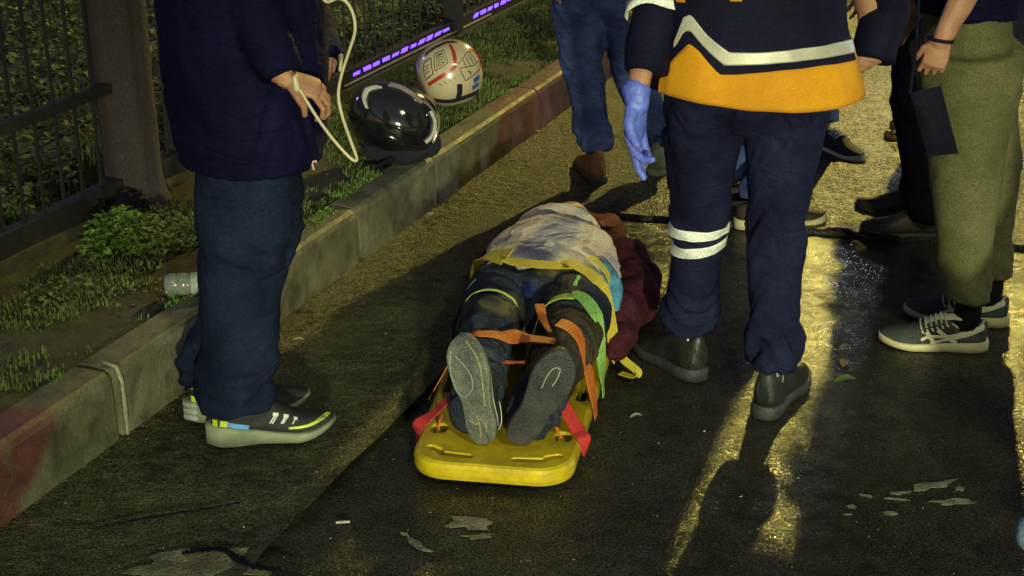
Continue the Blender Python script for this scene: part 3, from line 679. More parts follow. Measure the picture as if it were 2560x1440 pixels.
# ================================================================== SHOES
def shoe(parent, origin, heading, style, L_=.29, roll=None, name='shoe', label=None, M=None):
    """origin = back of heel on the ground, heading in degrees; M overrides the placing matrix"""
    if M is None: M = Matrix.Translation(origin) @ Matrix.Rotation(R(heading), 4, 'Z')
    st = style; sh = st.get('sole', .028); hgt = st.get('h', 1.0); wd = st.get('w', 1.0)
    hw = [(0, .012), (.02, .024), (.06, .031), (.18, .036), (.38, .034), (.55, .041), (.70, .048), (.82, .046), (.91, .037), (.97, .024), (1, .008)]
    zu = st.get('zu', [(0, .072), (.03, .082), (.10, .088), (.25, .086), (.36, .096), (.45, .096), (.55, .082), (.68, .064), (.82, .052), (.93, .043), (1, .030)])
    spring = st.get('spring', .012); heelup = st.get('heelup', .0)
    bot = lambda t: spring * max(0, (t - .68) / .32) ** 1.6 + heelup * max(0, (.12 - t) / .12) ** 2
    zm = lambda t: interp(st.get('zm', [(0, sh * 1.15), (.2, sh), (.6, sh * .85), (.85, sh * .85), (1, sh * 1.1)]), t) + bot(t) * .8
    top = lambda t: max(zm(t) + .006, interp(zu, t) * hgt + bot(t) * .6)
    shift = lambda t: .006 * math.sin(t * PI)
    def U(t, ph, off=0.0):
        c, s = math.cos(ph), math.sin(ph); w = (interp(hw, t) * wd - .002)
        z0 = zm(t) - .004; y = w * (abs(c) ** .72) * (1 if c > 0 else -1) * (1 - .10 * s); z = z0 + (top(t) - z0) * (s ** .80 if s > 0 else 0)
        n = Vector((0, c, s * 1.2)).normalized(); return Vector((t * L_, y + shift(t), z)) + n * off
    nt_, nph = 30, 17; V = []
    ts = [.004 + .992 * (i / (nt_ - 1)) for i in range(nt_)]
    for t in ts:
        for k in range(nph): V.append(M @ U(t, PI * k / (nph - 1)))
    F = grid_faces(nt_, nph, False) + [tuple(range(nph)), tuple(range(len(V) - nph, len(V)))]
    F += [(i * nph, (i + 1) * nph, (i + 1) * nph + nph - 1, i * nph + nph - 1) for i in range(nt_ - 1)]
    up = meshobj(name, V, F, st['upper'], parent)
    if label: up['label'] = label
    V = []; prof = [(.80, 0), (.95, .001), (1.02, .006), (1.05, .5), (1.03, .92), (.96, 1.0)]
    fl = st.get('flare', 1.06); plan = []
    for i in range(nt_): plan.append((ts[i], 1))
    for i in range(nt_ - 1, -1, -1): plan.append((ts[i], -1))
    rings_ = []
    for (f_, zf) in prof:
        for (t, sg) in plan:
            w = interp(hw, t) * wd * f_ * fl; x = (t - .5) * L_ * (1 + .03 * (f_ - .9) * 6 * .3) + .5 * L_
            if t < .02: x -= st.get('heelout', .003) * f_
            if t > .98: x += .003 * f_
            z = bot(t) + (zm(t) + .001 - bot(t)) * (zf if zf > .01 else zf)
            V.append(M @ Vector((x, sg * w + shift(t), z)))
    m_ = len(plan); F = grid_faces(len(prof), m_)
    F += [(i, i + 1, m_ - 2 - i, m_ - 1 - i) for i in range(nt_ - 1)]; o = (len(prof) - 1) * m_
    F += [(o + m_ - 1 - i, o + m_ - 2 - i, o + i + 1, o + i) for i in range(nt_ - 1)]
    so = meshobj('sole', V, F, st['solem'], up)
    # raised trims that follow the upper: (t, z) points on the side sg
    def side(t, z, sg, off):
        z0 = zm(t) - .004; s = min(1, max(0, (z - z0) / max(.001, top(t) - z0))) ** 1.25; ph = math.asin(s); ph = ph if sg > 0 else PI - ph
        return M @ U(t, ph, off)
    def strip(nm, P, w, sg, m, off=.0018):
        P = smooth_path([Vector((t, z, 0)) for t, z in P], 5); V = []
        for i, q in enumerate(P):
            d = (P[min(i + 1, len(P) - 1)] - P[max(i - 1, 0)]); d = Vector((d.x * L_, d.y, 0)).normalized(); a, b = -d.y / L_ * w / 2, d.x * w / 2
            V += [side(q.x + a, q.y + b, sg, -.001), side(q.x + a, q.y + b, sg, off), side(q.x - a, q.y - b, sg, off), side(q.x - a, q.y - b, sg, -.001)]
        return meshobj(nm, V, grid_faces(len(P), 4) + [(0, 1, 2, 3), tuple(len(V) - 1 - i for i in range(4))], m, up, smooth=False)
    for (nm, P, w, sg, m) in st.get('strips', []): strip(nm, P, w, sg, m)
    if st.get('laces'):
        for i in range(st.get('nl', 6)):
            t = .40 + i * .045; P = [M @ U(t + .012 * math.sin(k), PI * .5 + (k / 4 - .5) * 1.5, .0035) for k in range(5)]
            mb = MB(); mb.tube(smooth_path(P, 3), (.0035, .0022), n=6); mb.build('lace', st['laces'], up)
    if st.get('tongue'):
        V = []
        for i in range(7):
            t = .30 + i * .05
            for k in range(7):
                ph = PI / 2 + (k / 6 - .5) * (1.15 - i * .05); q = U(t, ph, .0022 + (.020 * max(0, (2 - i) / 2))); V.append(M @ (q + Vector((-.006 * max(0, 2 - i), 0, 0))))
        meshobj('tongue', V, grid_faces(7, 7, False), st['tongue'], up)
    return up, U, M, side
NONE = []
ST_run = dict(upper=M_sh_black, solem=M_foam, sole=.036, zm=[(0, .052), (.12, .050), (.3, .038), (.5, .027), (.75, .021), (1, .016)], spring=.034, heelup=.006, heelout=.012, flare=1.10,
    zu=[(0, .080), (.03, .094), (.10, .100), (.22, .094), (.36, .104), (.47, .100), (.58, .082), (.70, .062), (.84, .047), (.94, .037), (1, .026)],
    strips=[('heel_tab', [(.02, .092), (.07, .094)], .012, -1, M_lime), ('heel_block', [(.015, .060), (.055, .060)], .020, -1, M_lime),
            ('lime_patch', [(.075, .061), (.13, .058)], .014, -1, M_lime), ('blue_flash', [(.13, .058), (.20, .052), (.30, .044)], .011, -1, M_cyan),
            ('white_mark', [(.52, .070), (.47, .050)], .003, -1, M_white), ('white_mark', [(.535, .068), (.49, .049)], .003, -1, M_white), ('white_mark', [(.50, .071), (.545, .069)], .0065, -1, M_white),
            ('white_mark', [(.60, .064), (.56, .048)], .003, -1, M_white), ('white_mark', [(.615, .062), (.575, .048)], .003, -1, M_white), ('white_mark', [(.585, .065), (.625, .062)], .006, -1, M_white),
            ('white_mark', [(.68, .056), (.65, .045)], .0025, -1, M_white), ('white_mark', [(.665, .057), (.695, .054)], .005, -1, M_white),
            ('lime_eyelet', [(.46, .088), (.475, .090)], .008, -1, M_lime), ('lime_foxing', [(.62, .036), (.72, .037), (.80, .040), (.97, .054)], .0055, -1, M_lime), ('toe_piece', [(.86, .047), (.93, .050)], .004, -1, M_foam)])
ST_asic = dict(upper=M_sh_teal, solem=M_creamr, sole=.024, zm=[(0, .030), (.2, .028), (.6, .020), (.85, .017), (1, .020)], spring=.012, heelout=.006, laces=M_creaml, tongue=M_creaml, nl=6,
    zu=[(0, .080), (.03, .090), (.10, .084), (.25, .074), (.36, .092), (.44, .098), (.55, .082), (.68, .062), (.82, .050), (.93, .040), (1, .028)],
    strips=[('brown_panel', [(.27, .062), (.36, .058), (.50, .056), (.56, .060)], .030, +1, M_sh_brn),
            ('side_stripe', [(.62, .032), (.54, .043), (.38, .044), (.22, .056), (.04, .076)], .0080, +1, M_creaml),
            ('side_stripe', [(.53, .024), (.42, .033), (.32, .040), (.18, .052), (.04, .070)], .0074, +1, M_creaml),
            ('cross_stripe', [(.575, .054), (.49, .024)], .0105, +1, M_creaml), ('cross_stripe', [(.475, .062), (.385, .043), (.29, .028)], .0105, +1, M_creaml),
            ('collar_piping', [(.34, .078), (.24, .064), (.12, .066), (.04, .088)], .0030, +1, M_creaml)]
            + [('lace_end', [(.60 - i * .045, .050 + i * .004), (.62 - i * .045, .056 + i * .0045)], .004, +1, M_creaml) for i in range(6)])
ST_boot = dict(upper=M_boot, solem=M_rub_d, sole=.030, h=1.0, w=1.08, spring=.010, flare=1.07, heelout=.004,
    zu=[(0, .115), (.03, .135), (.12, .140), (.28, .138), (.36, .120), (.46, .096), (.58, .080), (.70, .068), (.84, .060), (.94, .050), (1, .034)],
    strips=[('heel_counter', [(.01, .075), (.16, .070)], .040, +1, M_boot), ('heel_counter', [(.01, .075), (.16, .070)], .040, -1, M_boot),
            ('reflective_tab', [(.10, .110), (.115, .132)], .005, +1, M_refl_w), ('reflective_tab', [(.10, .110), (.115, .132)], .005, -1, M_refl_w), ('cord', [(.20, .085), (.24, .115)], .004, -1, M_refl)])
ST_tan = dict(ST_boot, upper=M_tan, solem=M_rub_d, strips=[])
ST_grn = dict(ST_boot, upper=M_grnboot, solem=M_grnboot, strips=[])
ST_sneak = dict(upper=M_sh_black, solem=M_creaml, sole=.028, spring=.006, strips=[('white_toe_cap', [(.80, .040), (.95, .036)], .014, +1, M_white), ('white_heel_mark', [(.03, .058), (.10, .054)], .014, +1, M_white), ('white_heel_mark', [(.03, .058), (.10, .054)], .014, -1, M_white)], laces=M_white, nl=4)
ST_cream = dict(upper=M_sh_brn, solem=M_creamr, sole=.030, spring=.010, strips=[('trim', [(.55, .052), (.75, .046)], .006, 1, M_creaml)])
ST_slip = dict(upper=M_sock, solem=M_tan, sole=.026, h=.75, strips=[])
ST_brown = dict(upper=mat('brown_leather_shoe', (.055, .040, .036), .45, scale=12), solem=M_rub_d, sole=.022, strips=[])

# ================================================================== PEOPLE
def hand_mb(mb, wrist, d, nrm, thumb, curl=(.3, .35, .4, .45), sc=1.0, thumb_curl=.4, spread=.08, forearm=None, thin=1.0):
    """wrist point, direction to the fingers, palm normal, thumb side vector"""
    d = Vector(d).normalized(); nrm = Vector(nrm); nrm = (nrm - d * nrm.dot(d)).normalized(); w = Vector(thumb); w = (w - d * w.dot(d) - nrm * w.dot(nrm)).normalized()
    class _T:
        def tube(q, P, r, **k):
            r = r if isinstance(r, list) else [r] * len(P)
            full.tube(P, [(x[0] * thin, x[1] * thin) if isinstance(x, tuple) else x * thin for x in r], **k)
    full = mb; mb = _T()
    if forearm is not None:
        f = Vector(forearm); mb.tube([f, f.lerp(wrist, .5), f.lerp(wrist, .85), wrist + d * .01], [(.040 * sc, .036 * sc), (.036 * sc, .032 * sc), (.028 * sc, .022 * sc), (.027 * sc, .019 * sc)], n=14, hint=w)
    mb.tube([wrist - d * .01, wrist + d * .025 * sc, wrist + d * .055 * sc, wrist + d * .085 * sc], [(.025 * sc, .018 * sc), (.034 * sc, .017 * sc), (.040 * sc, .0145 * sc), (.039 * sc, .011 * sc)], n=16, hint=w)
    Ls = [(.042, .026, .021), (.046, .030, .022), (.043, .028, .021), (.034, .021, .019)]
    for i in range(4):
        off = (.030 - i * .020) * sc; p = wrist + d * (.086 - (.004 if i in (0, 2) else 0) - (.012 if i == 3 else 0)) * sc + w * off
        dd = (d + w * spread * (1.5 - i)).normalized(); a = curl[i]; P = [p - d * .02 * sc]; rr = [.0088 * sc]; cur = p
        P.append(cur); rr.append(.0088 * sc)
        for k, l in enumerate(Ls[i]):
            ang = a * (.7 + k * .75); q = (dd * math.cos(ang) + nrm * math.sin(ang)); cur = cur + q * l * sc; P.append(cur); rr.append((.0080, .0074, .0062)[k] * sc)
        mb.tube(P, rr, n=10, hint=w)
    p = wrist + d * .022 * sc + w * .022 * sc; t1 = (d * .75 + w * .75 + nrm * .25).normalized(); t2 = (d + w * .2 + nrm * thumb_curl).normalized()
    mb.tube([p, p + t1 * .034 * sc, p + t1 * .034 * sc + t2 * .030 * sc, p + t1 * .034 * sc + (t2 + nrm * thumb_curl * .4).normalized() * .053 * sc], [.0135 * sc, .0112 * sc, .0098 * sc, .0078 * sc], n=10, hint=nrm)

def join_meshes(name, metas, m, parent):
    bm = bmesh.new()
    for me in metas: bm.from_mesh(me)
    me = bpy.data.meshes.new(name); bm.to_mesh(me); bm.free(); me.materials.append(m)
    me.polygons.foreach_set('use_smooth', [True] * len(me.polygons)); return link(bpy.data.objects.new(name, me), parent)

def figure(label, P, facing, feet, shoes, arms, M_tr, M_top, hem=.82, group=None, leg=(.088, .066, .060), cuff=.055, voxel=.012, cuffz=.10, knees=None, top=True, jr=(.165, .125),
           sleeve=1.0, tr_fold=.005, hs=1.0, seed=0.0, hands=None, shoe_L=.29, hip_w=.085):
    """A whole standing person. P pelvis centre, facing in degrees, feet [(x, y, heading)] left then right, arms [(shoulder offset sign, elbow, wrist)]"""
    P = Vector(P); f = Vector((math.cos(R(facing)), math.sin(R(facing)), 0)); l = Vector((-f.y, f.x, 0)); up = Vector((0, 0, 1))
    base = Vector((P.x, P.y, 0)); t = thing('person', base, label, 'person', group)
    ank = []; ankd = []
    for (x, y, hd) in feet:
        d = Vector((math.cos(R(hd)), math.sin(R(hd)), 0)); ank.append(Vector((x, y, .08)) + d * .065); ankd.append(d)
    hips = [P + l * hip_w - up * .03, P - l * hip_w - up * .03]
    kn = [(h * .48 + a * .52) + f * .035 for h, a in zip(hips, ank)]
    if knees: kn = [Vector(k) for k in knees]
    chest = P + up * .30 * hs; neck = P + up * .52 * hs; head = P + up * .66 * hs + f * .02
    sh = [P + l * .175 + up * .46 * hs, P - l * .175 + up * .46 * hs]
    body = MB()
    for h, k, a, dd in zip(hips, kn, ank, ankd):
        body.tube([h, h.lerp(k, .5), k, k.lerp(a, .4), a + up * .02], [.075, .064, .050, .046, .026], n=12)
        body.tube([a - dd * .03 - up * .035, a + dd * .06 - up * .045, a + dd * .14 - up * .055], [(.020, .020), (.026, .016), (.026, .010)], n=10)
    body.tube([P - up * .05, P + up * .08, chest, P + up * .44 * hs], [(.135, .10), (.12, .095), (.145, .105), (.14, .085)], n=16, hint=l)
    body.tube([P + up * .44 * hs, neck, head - up * .06], [.06, .052, .05], n=12)
    body.tube([head - up * .055 + f * .01, head, head + up * .06 - f * .01], [(.055, .065), (.072, .088), (.068, .084)], n=16, hint=l)
    body.tube([head + f * .085 + up * .015, head + f * .102 - up * .018], [.008, .013], n=8)                     # nose
    body.tube([head + f * .078 - up * .048 - l * .018, head + f * .078 - up * .048 + l * .018], .008, n=8)      # mouth
    for sg in (1, -1):
        body.tube([head + l * .074 * sg - up * .015, head + l * .078 * sg + up * .02], [(.006, .012), (.006, .016)], n=8)
    fine = []
    for i, (el, wr, hd) in enumerate(arms):
        s = sh[i]; el = Vector(el); wr = Vector(wr)
        body.tube([s, s.lerp(el, .5), el, el.lerp(wr, .45), wr], [.052, .045, .040, .034, .026], n=12)
        d = Vector(hd['d']) if hd else (wr - el).normalized()
        hm = MB(); hand_mb(hm, wr, d, hd['n'] if hd else -l * (1 if i == 0 else -1), hd['t'] if hd else f, curl=hd.get('curl', (.3, .35, .4, .45)) if hd else (.3, .35, .4, .45), sc=hd.get('sc', 1) if hd else 1,
                           thumb_curl=hd.get('tc', .4) if hd else .4, thin=hd.get('thin', 1.0) if hd else 1.0)
        hm.tube([el.lerp(wr, .35), el.lerp(wr, .7), wr - d * .02, wr + d * .012], [(.038, .035), (.034, .030), (.026, .021), (.025, .019)], n=14, hint=hd['t'] if hd else f)
        if hd and hd.get('fine'): fine.append(remeshed(hm, .0032, 2))
        else: fine.append(remeshed(hm, .0055, 1))
    join_meshes('body', [remeshed(body, .013, 3)] + fine, M_skin, t)
    hm = MB(); hm.tube([head + up * .035 - f * .022, head + up * .066 - f * .018], [(.079, .090), (.066, .078)], n=16, hint=l)
    hm.tube([head - f * .045 - up * .03, head - f * .05 + up * .03], [(.060, .045), (.070, .050)], n=14, hint=l)
    blob('hair', hm, .01, M_hair, t, 1)
    # trousers
    tr = MB()
    for h, k, a, dd in zip(hips, kn, ank, ankd):
        b = a.copy(); b.z = cuffz; low = a.lerp(k, .30); low.z = max(low.z, cuffz + .06)
        tr.tube([h + up * .02, h.lerp(k, .35), h.lerp(k, .75), k, k.lerp(low, .5), low, b + up * .02, b], [leg[0] * 1.04, leg[0], leg[1] * 1.08, leg[1], leg[2] * 1.02, (leg[2] + cuff) / 2, cuff, cuff * 1.04], n=18, caps=False)
    tr.tube([P - up * .055, P, P + up * .10, P + up * .14], [(.150, .105), (.158, .115), (.142, .108), (.135, .10)], n=20, hint=l)
    zk = sum(k.z for k in kn) / 2
    blob('trousers', tr, voxel, M_tr, t, 4, folds([(zk, .07, .8), (cuffz + .05, .07, 1.8), (P.z - .08, .08, .8)], tr_fold, seed))
    # top
    if top:
        tp = MB(); ex = Vector((0, 0, 0))
        tp.tube([Vector((P.x, P.y, hem)), Vector((P.x, P.y, hem + .06)), Vector((P.x, P.y, (hem + chest.z) / 2)), chest, P + up * .45 * hs, P + up * .50 * hs],
                [(jr[0] * .90, jr[1] * .86), (jr[0] * .96, jr[1] * .94), jr, (jr[0] * 1.02, jr[1]), (jr[0] * .95, jr[1] * .8), (.07, .065)], n=22, hint=l, caps=False)
        for i, (el, wr, hd) in enumerate(arms):
            s = sh[i]; el = Vector(el); wr = Vector(wr); e = el.lerp(wr, max(0, sleeve - .0) * .94) if sleeve > 0 else s.lerp(el, .7)
            if sleeve > 0: tp.tube([s, s.lerp(el, .5), el, el.lerp(e, .5), e], [.070, .066, .060, .054, .046], n=14, caps=False)
            else: tp.tube([s, e], [.07, .062], n=14, caps=False)
        blob('jacket' if sleeve > 0 else 'shirt', tp, voxel, M_top, t, 4, folds([(hem + .1, .15, .8), (1.15, .2, .6)], .006, seed + 9, (6, 6, 9)))
    for (x, y, hd), stl in zip(feet, shoes):
        if stl: shoe(t, Vector((x, y, -.008 if True else 0)), hd, stl, shoe_L)
    return t

up = Vector((0, 0, 1))
# ---- man in the dark jacket at the left, facing right, holding an ivory tube
Hd = at(772, 232, 3.17)
p1 = figure('person in a dark jacket and dark jeans standing at the left holding a pale tube', (-.615, 3.36, .86), 15, [(-.795, 3.315, 14), (-.722, 3.180, 12)], [None, None],
    [((-.50, 3.58, .98), (-.435, 3.42, .87), dict(d=(-.2, -.9, -.2), n=(-.9, .2, -.2), t=(0, .1, .9), curl=(1., 1., 1., 1.), sc=.85)),
     (at(640, 40, 3.20), at(712, 195, 3.15), dict(d=(.8, .1, -.32), n=(-.2, .4, -.8), t=(.2, -.7, .6), curl=(.95, .85, .8, .8), fine=True, tc=.9, sc=.86))],
    M_denim_l, M_dark_jacket, hem=.665, leg=(.112, .105, .092), cuff=.080, jr=(.200, .190), voxel=.009, tr_fold=.012, cuffz=.115, hip_w=.06, seed=1.0, knees=[(-.62, 3.44, .48), (-.635, 3.28, .48)])
ST_run2 = dict(ST_run, strips=[q for q in ST_run['strips'] if q[0] in ('heel_tab', 'heel_block')])
for (x, y, h, st_) in ((-.800, 3.310, 14, ST_run2), (-.722, 3.180, 12, ST_run)): shoe(p1, Vector((x, y, .008)), h, st_, .295)
V = []
for k, (t_, z_) in enumerate([(0, 0)]): pass
mb = MB()
for k in range(3):
    c_ = Vector((-.800, 3.310, .020 + k * .017)); d_ = Vector((math.cos(R(14)), math.sin(R(14)), 0)); n_ = Vector((-d_.y, d_.x, 0))
    mb.tube([c_ + n_ * .024 + d_ * .012, c_ + n_ * .012 - d_ * .008, c_ - n_ * .012 - d_ * .008, c_ - n_ * .026 + d_ * .012], .0095, n=8)
mb.build('heel_cushion', M_foam_g, p1)
from mathutils.bvhtree import BVHTree
def surf(o, x, y, lift=.0025):
    bpy.context.evaluated_depsgraph_get().update(); t_ = BVHTree.FromPolygons([v.co.copy() for v in o.data.vertices], [tuple(p.vertices) for p in o.data.polygons])
    d = ray(x, y).normalized(); h = t_.ray_cast(Vector((0, 0, CH)), d)[0]; return (h if h is not None else at(x, y, 3.2)) - d * lift
c = surf([o for o in p1.children if o.name.startswith('jacket')][0], 783, 404); mb = MB(); mb.box(c, Vector((.0085, 0, .001)), Vector((0, .0015, 0)), Vector((0, 0, .0025))); mb.box(c + Vector((-.001, 0, -.011)), Vector((.0022, 0, 0)), Vector((0, .0015, 0)), Vector((-.002, 0, .0085)))
mb.build('pocket_print', M_pink, p1, smooth=False)
# tube
P = [(738, 200), (752, 228), (790, 290), (830, 345), (872, 392), (889, 402), (891, 392), (876, 350), (856, 292), (846, 240), (853, 190), (872, 130), (887, 80), (884, 40), (868, 8), (845, -4), (815, 4), (790, -30)]
P = [at(x, y, 3.10 + .0 * i) for i, (x, y) in enumerate(P)]
mb = MB(); mb.tube(smooth_path(P, 6), .0036, n=8, hint=(0, 1, 0)); 
o = tag(mb.build('medical_tube', M_cable), 'thin ivory tube looping down from the hand of the man in the dark jacket', 'tube')
mb = MB(); mb.tube([at(737, 195, 3.10), at(742, 222, 3.10)], [.0065, .0085], n=10, hint=(0, 1, 0)); q = mb.build('connector', M_cable, o)
q.matrix_parent_inverse = Matrix()
mb = MB(); mb.tube([at(852, 140, 3.25), at(850, 175, 3.25)], [.0055, .004], n=8, hint=(0, 1, 0))
q = mb.build('tube_end', M_cable, o); q.matrix_parent_inverse = Matrix()

# ---- paramedic seen from behind
JC = Vector((.556, 3.415, 0))
def jr_(z): return interp([(.78, .232), (.86, .228), (1.0, .215), (1.15, .215), (1.3, .225), (1.40, .205), (1.46, .14), (1.50, .075)], z), interp([(.78, .175), (.86, .172), (1.0, .160), (1.15, .155), (1.3, .155), (1.40, .125), (1.46, .09), (1.50, .07)], z)
def hemz(th): return .818 + .012 * math.sin(th * 2 + .5)
def J(th, z, off=0.0):
    rx, ry = jr_(z); c, s = math.cos(th), math.sin(th); e = .90
    x = rx * abs(c) ** e * (1 if c > 0 else -1); y = ry * abs(s) ** e * (1 if s > 0 else -1)
    if c > 0 and z < .98: x += .040 * c * c * (.98 - z) / .16
    w = .006 * noise.noise(Vector((c * 1.8, s * 1.8, z * 3))) + .004 * ridge(Vector((c * 2.5 + z * 3, s * 2.5, z * 6))) * min(1, max(0, (z - .83) * 8)) + .006 * noise.noise(Vector((c * 4, s * 4, 3))) * max(0, 1 - (z - .8) * 6)
    n = Vector((c / rx, s / ry, 0)).normalized(); return JC + Vector((x, y, z)) + n * (w + off)
par = figure('paramedic seen from behind in navy uniform with orange hem panel and blue glove', (.556, 3.43, .865), 90, [(.500, 3.560, 118), (.628, 3.335, 62)], [ST_boot, ST_boot],
    [((.335, 3.44, 1.09), at(1592, 248, 3.30), dict(d=(-.02, -.02, -1), n=(.75, -.5, .1), t=(.35, -.9, 0), curl=(.80, .30, .15, .20), fine=True, tc=.45, sc=1.0, thin=.74)),
     (at(2185, 40, 3.55), at(2165, 150, 3.50), dict(d=(-.95, .25, -.2), n=(0, .9, -.2), t=(0, 0, 1), curl=(1., 1., 1., 1.), sc=.85))],
    M_navy, M_navy_jacket, top=False, leg=(.092, .069, .062), cuff=.059, voxel=.008, tr_fold=.011, cuffz=.125, seed=5.0, hs=1.0, hip_w=.098, knees=[(.475, 3.545, .45), (.646, 3.42, .45)])
V = []; nth = 72; zs = 40
for i in range(zs):
    for j in range(nth):
        th = 2 * PI * j / nth; z0 = hemz(th); z = z0 + (1.50 - z0) * i / (zs - 1); V.append(J(th, z))
F = grid_faces(zs, nth)
jm = MB(); jm.add(V, F)
for (s, e, w) in ((Vector((.37, 3.42, 1.38)), Vector((.345, 3.43, 1.10)), at(1612, 178, 3.31)), (Vector((.74, 3.42, 1.38)), at(2212, 0, 3.55), at(2180, 150, 3.49))):
    Pp = [s, s.lerp(e, .5), e, e.lerp(w, .5), w]; base = len(jm.V)
    if w.x < .5: SL_PATH = Pp
    jm.tube(smooth_path(Pp, 5), [.070 - .020 * i / 20 for i in range(21)], n=16, caps=False)
    for i in range(base, len(jm.V)):
        v = jm.V[i]; jm.V[i] = v + (v - JC.lerp(v, 1)).normalized() * 0 + Vector((1, 0, 0)) * .006 * ridge(v * 9) + Vector((0, 1, 0)) * .004 * ridge(v * 12)
jm.build('jacket', M_navy_jacket, par)
def pix_th(x, y):
    """angle and height on the jacket's back for a measured point"""
    Y = 3.25
    for _ in range(12):
        q = at(x, y, Y); rx, ry = jr_(q.z); c = max(-.995, min(.995, (q.x - JC.x) / rx)); c = (abs(c) ** (1 / .9)) * (1 if c > 0 else -1); s = -math.sqrt(max(0, 1 - c * c)); Y = JC.y + ry * -(abs(s) ** .9)
    return math.atan2(s, c) % (2 * PI), q.z
def jband(name, low, high, m, off=.003, n=60):
    """cloth panel on the jacket between two measured edges"""
    lo = sorted(pix_th(*p) for p in low) if low else None; hi = sorted(pix_th(*p) for p in high)
    a0, a1 = hi[0][0], hi[-1][0]; V = []
    for i in range(n + 1):
        th = a0 + (a1 - a0) * i / n; zt = interp(hi, th); zb = interp(lo, th) if lo else hemz(th) - .001
        for k in range(9):
            z = zb + (zt - zb) * k / 8; V.append(J(th, z, off))
        V.append(J(th, zt, -.002)); V.append(J(th, zb, -.002))
    return meshobj(name, V, grid_faces(n + 1, 11), m, par)
jband('orange_panel', None, [(1650, 200), (1664, 172), (1695, 135), (1725, 108), (1750, 128), (1800, 186), (1840, 186), (1950, 175), (2050, 162), (2120, 145), (2127, 90), (2132, 88), (2146, 105)], M_orange)
jband('reflective_stripe', [(1688, 118), (1712, 78), (1728, 76), (1760, 115), (1812, 163), (1900, 160), (2000, 150), (2080, 138), (2126, 124)],
      [(1688, 102), (1712, 42), (1728, 36), (1765, 84), (1824, 130), (1900, 130), (2000, 120), (2080, 106), (2126, 90)], M_refl, .0036)
jband('side_piping', [(2122, 90), (2128, 90)], [(2122, 50), (2128, 50)], M_orange, .004, 3)
jband('back_lettering', [(1695, 4), (1716, 6)], [(1695, -14), (1716, -14)], M_orange, .0036, 5)
jband('back_lettering', [(1826, 2), (1856, 2)], [(1826, -14), (1856, -14)], M_orange, .0036, 5)
from mathutils.bvhtree import BVHTree
dg = bpy.context.evaluated_depsgraph_get(); dg.update()
def bvh_of(o): return BVHTree.FromPolygons([v.co.copy() for v in o.data.vertices], [tuple(p.vertices) for p in o.data.polygons])
def wrap(name, bvh, axis, zt_f, zb_f, m, a0=0, a1=2 * PI, off=.0028, n=44, R_=.13, nz=4):
    """band pressed on the cloth: rays run inwards to the limb's axis"""
    V = []; last = None
    for i in range(n + 1):
        a = a0 + (a1 - a0) * i / n; d = Vector((math.cos(a), math.sin(a), 0))
        for k in range(nz + 1):
            z = zb_f(a) + (zt_f(a) - zb_f(a)) * k / nz; c = Vector((axis.x, axis.y, z)); h = bvh.ray_cast(c + d * R_, -d, R_)[0]
            V.append((h if h is not None else c + d * .06) + d * off)
        V.append(V[-1] - d * (off + .002))
    return meshobj(name, V, grid_faces(n + 1, nz + 2, False), m, par)
jk_o = [o for o in par.children if o.name.startswith('jacket')][0]; tr_o = [o for o in par.children if o.name.startswith('trousers')][0]
Pp = smooth_path(SL_PATH, 8); zt = at(1650, 36, 3.38).z; ix = min(range(len(Pp)), key=lambda i: abs(Pp[i].z - zt)); cS = Pp[ix]; tS = (Pp[ix + 1] - Pp[ix - 1]).normalized()
aS = (Vector((1, 0, 0)) - tS * tS.x).normalized(); bS = tS.cross(aS); V = []
for i in range(33):
    a = 2 * PI * i / 32; r_ = .0655 + .002 * math.sin(3 * a)
    for k, (w_, o_) in enumerate(((-.015, 0), (-.015, .0015), (.015, .0015), (.015, 0))): V.append(cS + (aS * math.cos(a) + bS * math.sin(a)) * (r_ + o_) - tS * (w_ + .010 * math.sin(a + .6) + .004 * math.sin(4 * a)))
meshobj('sleeve_stripe', V, grid_faces(33, 4), M_refl_w, par)
# glove over the left hand
g = MB(); hand_mb(g, at(1592, 248, 3.30), (-.02, -.02, -1), (.75, -.5, .1), (.35, -.9, 0), curl=(.80, .30, .15, .20), sc=1.0, thumb_curl=.45, thin=1.06)
g.tube([at(1590, 228, 3.305), at(1592, 250, 3.30), at(1592, 262, 3.30)], [(.033, .031), (.029, .027), (.030, .024)], n=16)
blob('glove', g, .0034, M_glove, par, 1, lambda c, n: .0018 + .0010 * ridge(c * 45))
bt_ = bvh_of(tr_o)
for (px_, py_, Y_, a0_, a1_, z0_, z1_, nm_) in ((1740, 470, 3.50, R(165), R(222), .545, .68, 'cargo_pocket'), (1740, 470, 3.50, R(163), R(224), .665, .700, 'pocket_flap')):
    q_ = at(px_, py_, Y_); wrap(nm_, bt_, Vector((q_.x, q_.y, 0)), lambda a, z=z1_: z, lambda a, z=z0_: z, M_navy, a0=a0_, a1=a1_, off=.007 if nm_ == 'cargo_pocket' else .010, n=12, R_=.16, nz=6)
# reflective bands round the left calf
tb_ = bvh_of(tr_o); ax = Vector((at(1752, 610, 3.55).x, 3.555, 0))
for (l1, l2, r1, r2) in ((576, 604, 572, 592), (630, 658, 603, 630)):
    zf = lambda yl, yr: (lambda a: at(1750, yl + (yr - yl) * (math.cos(a) + 1) / 2, 3.49).z)
    wrap('reflective_band', tb_, ax, zf(l1, r1), zf(l2, r2), M_refl_w, R_=.105)

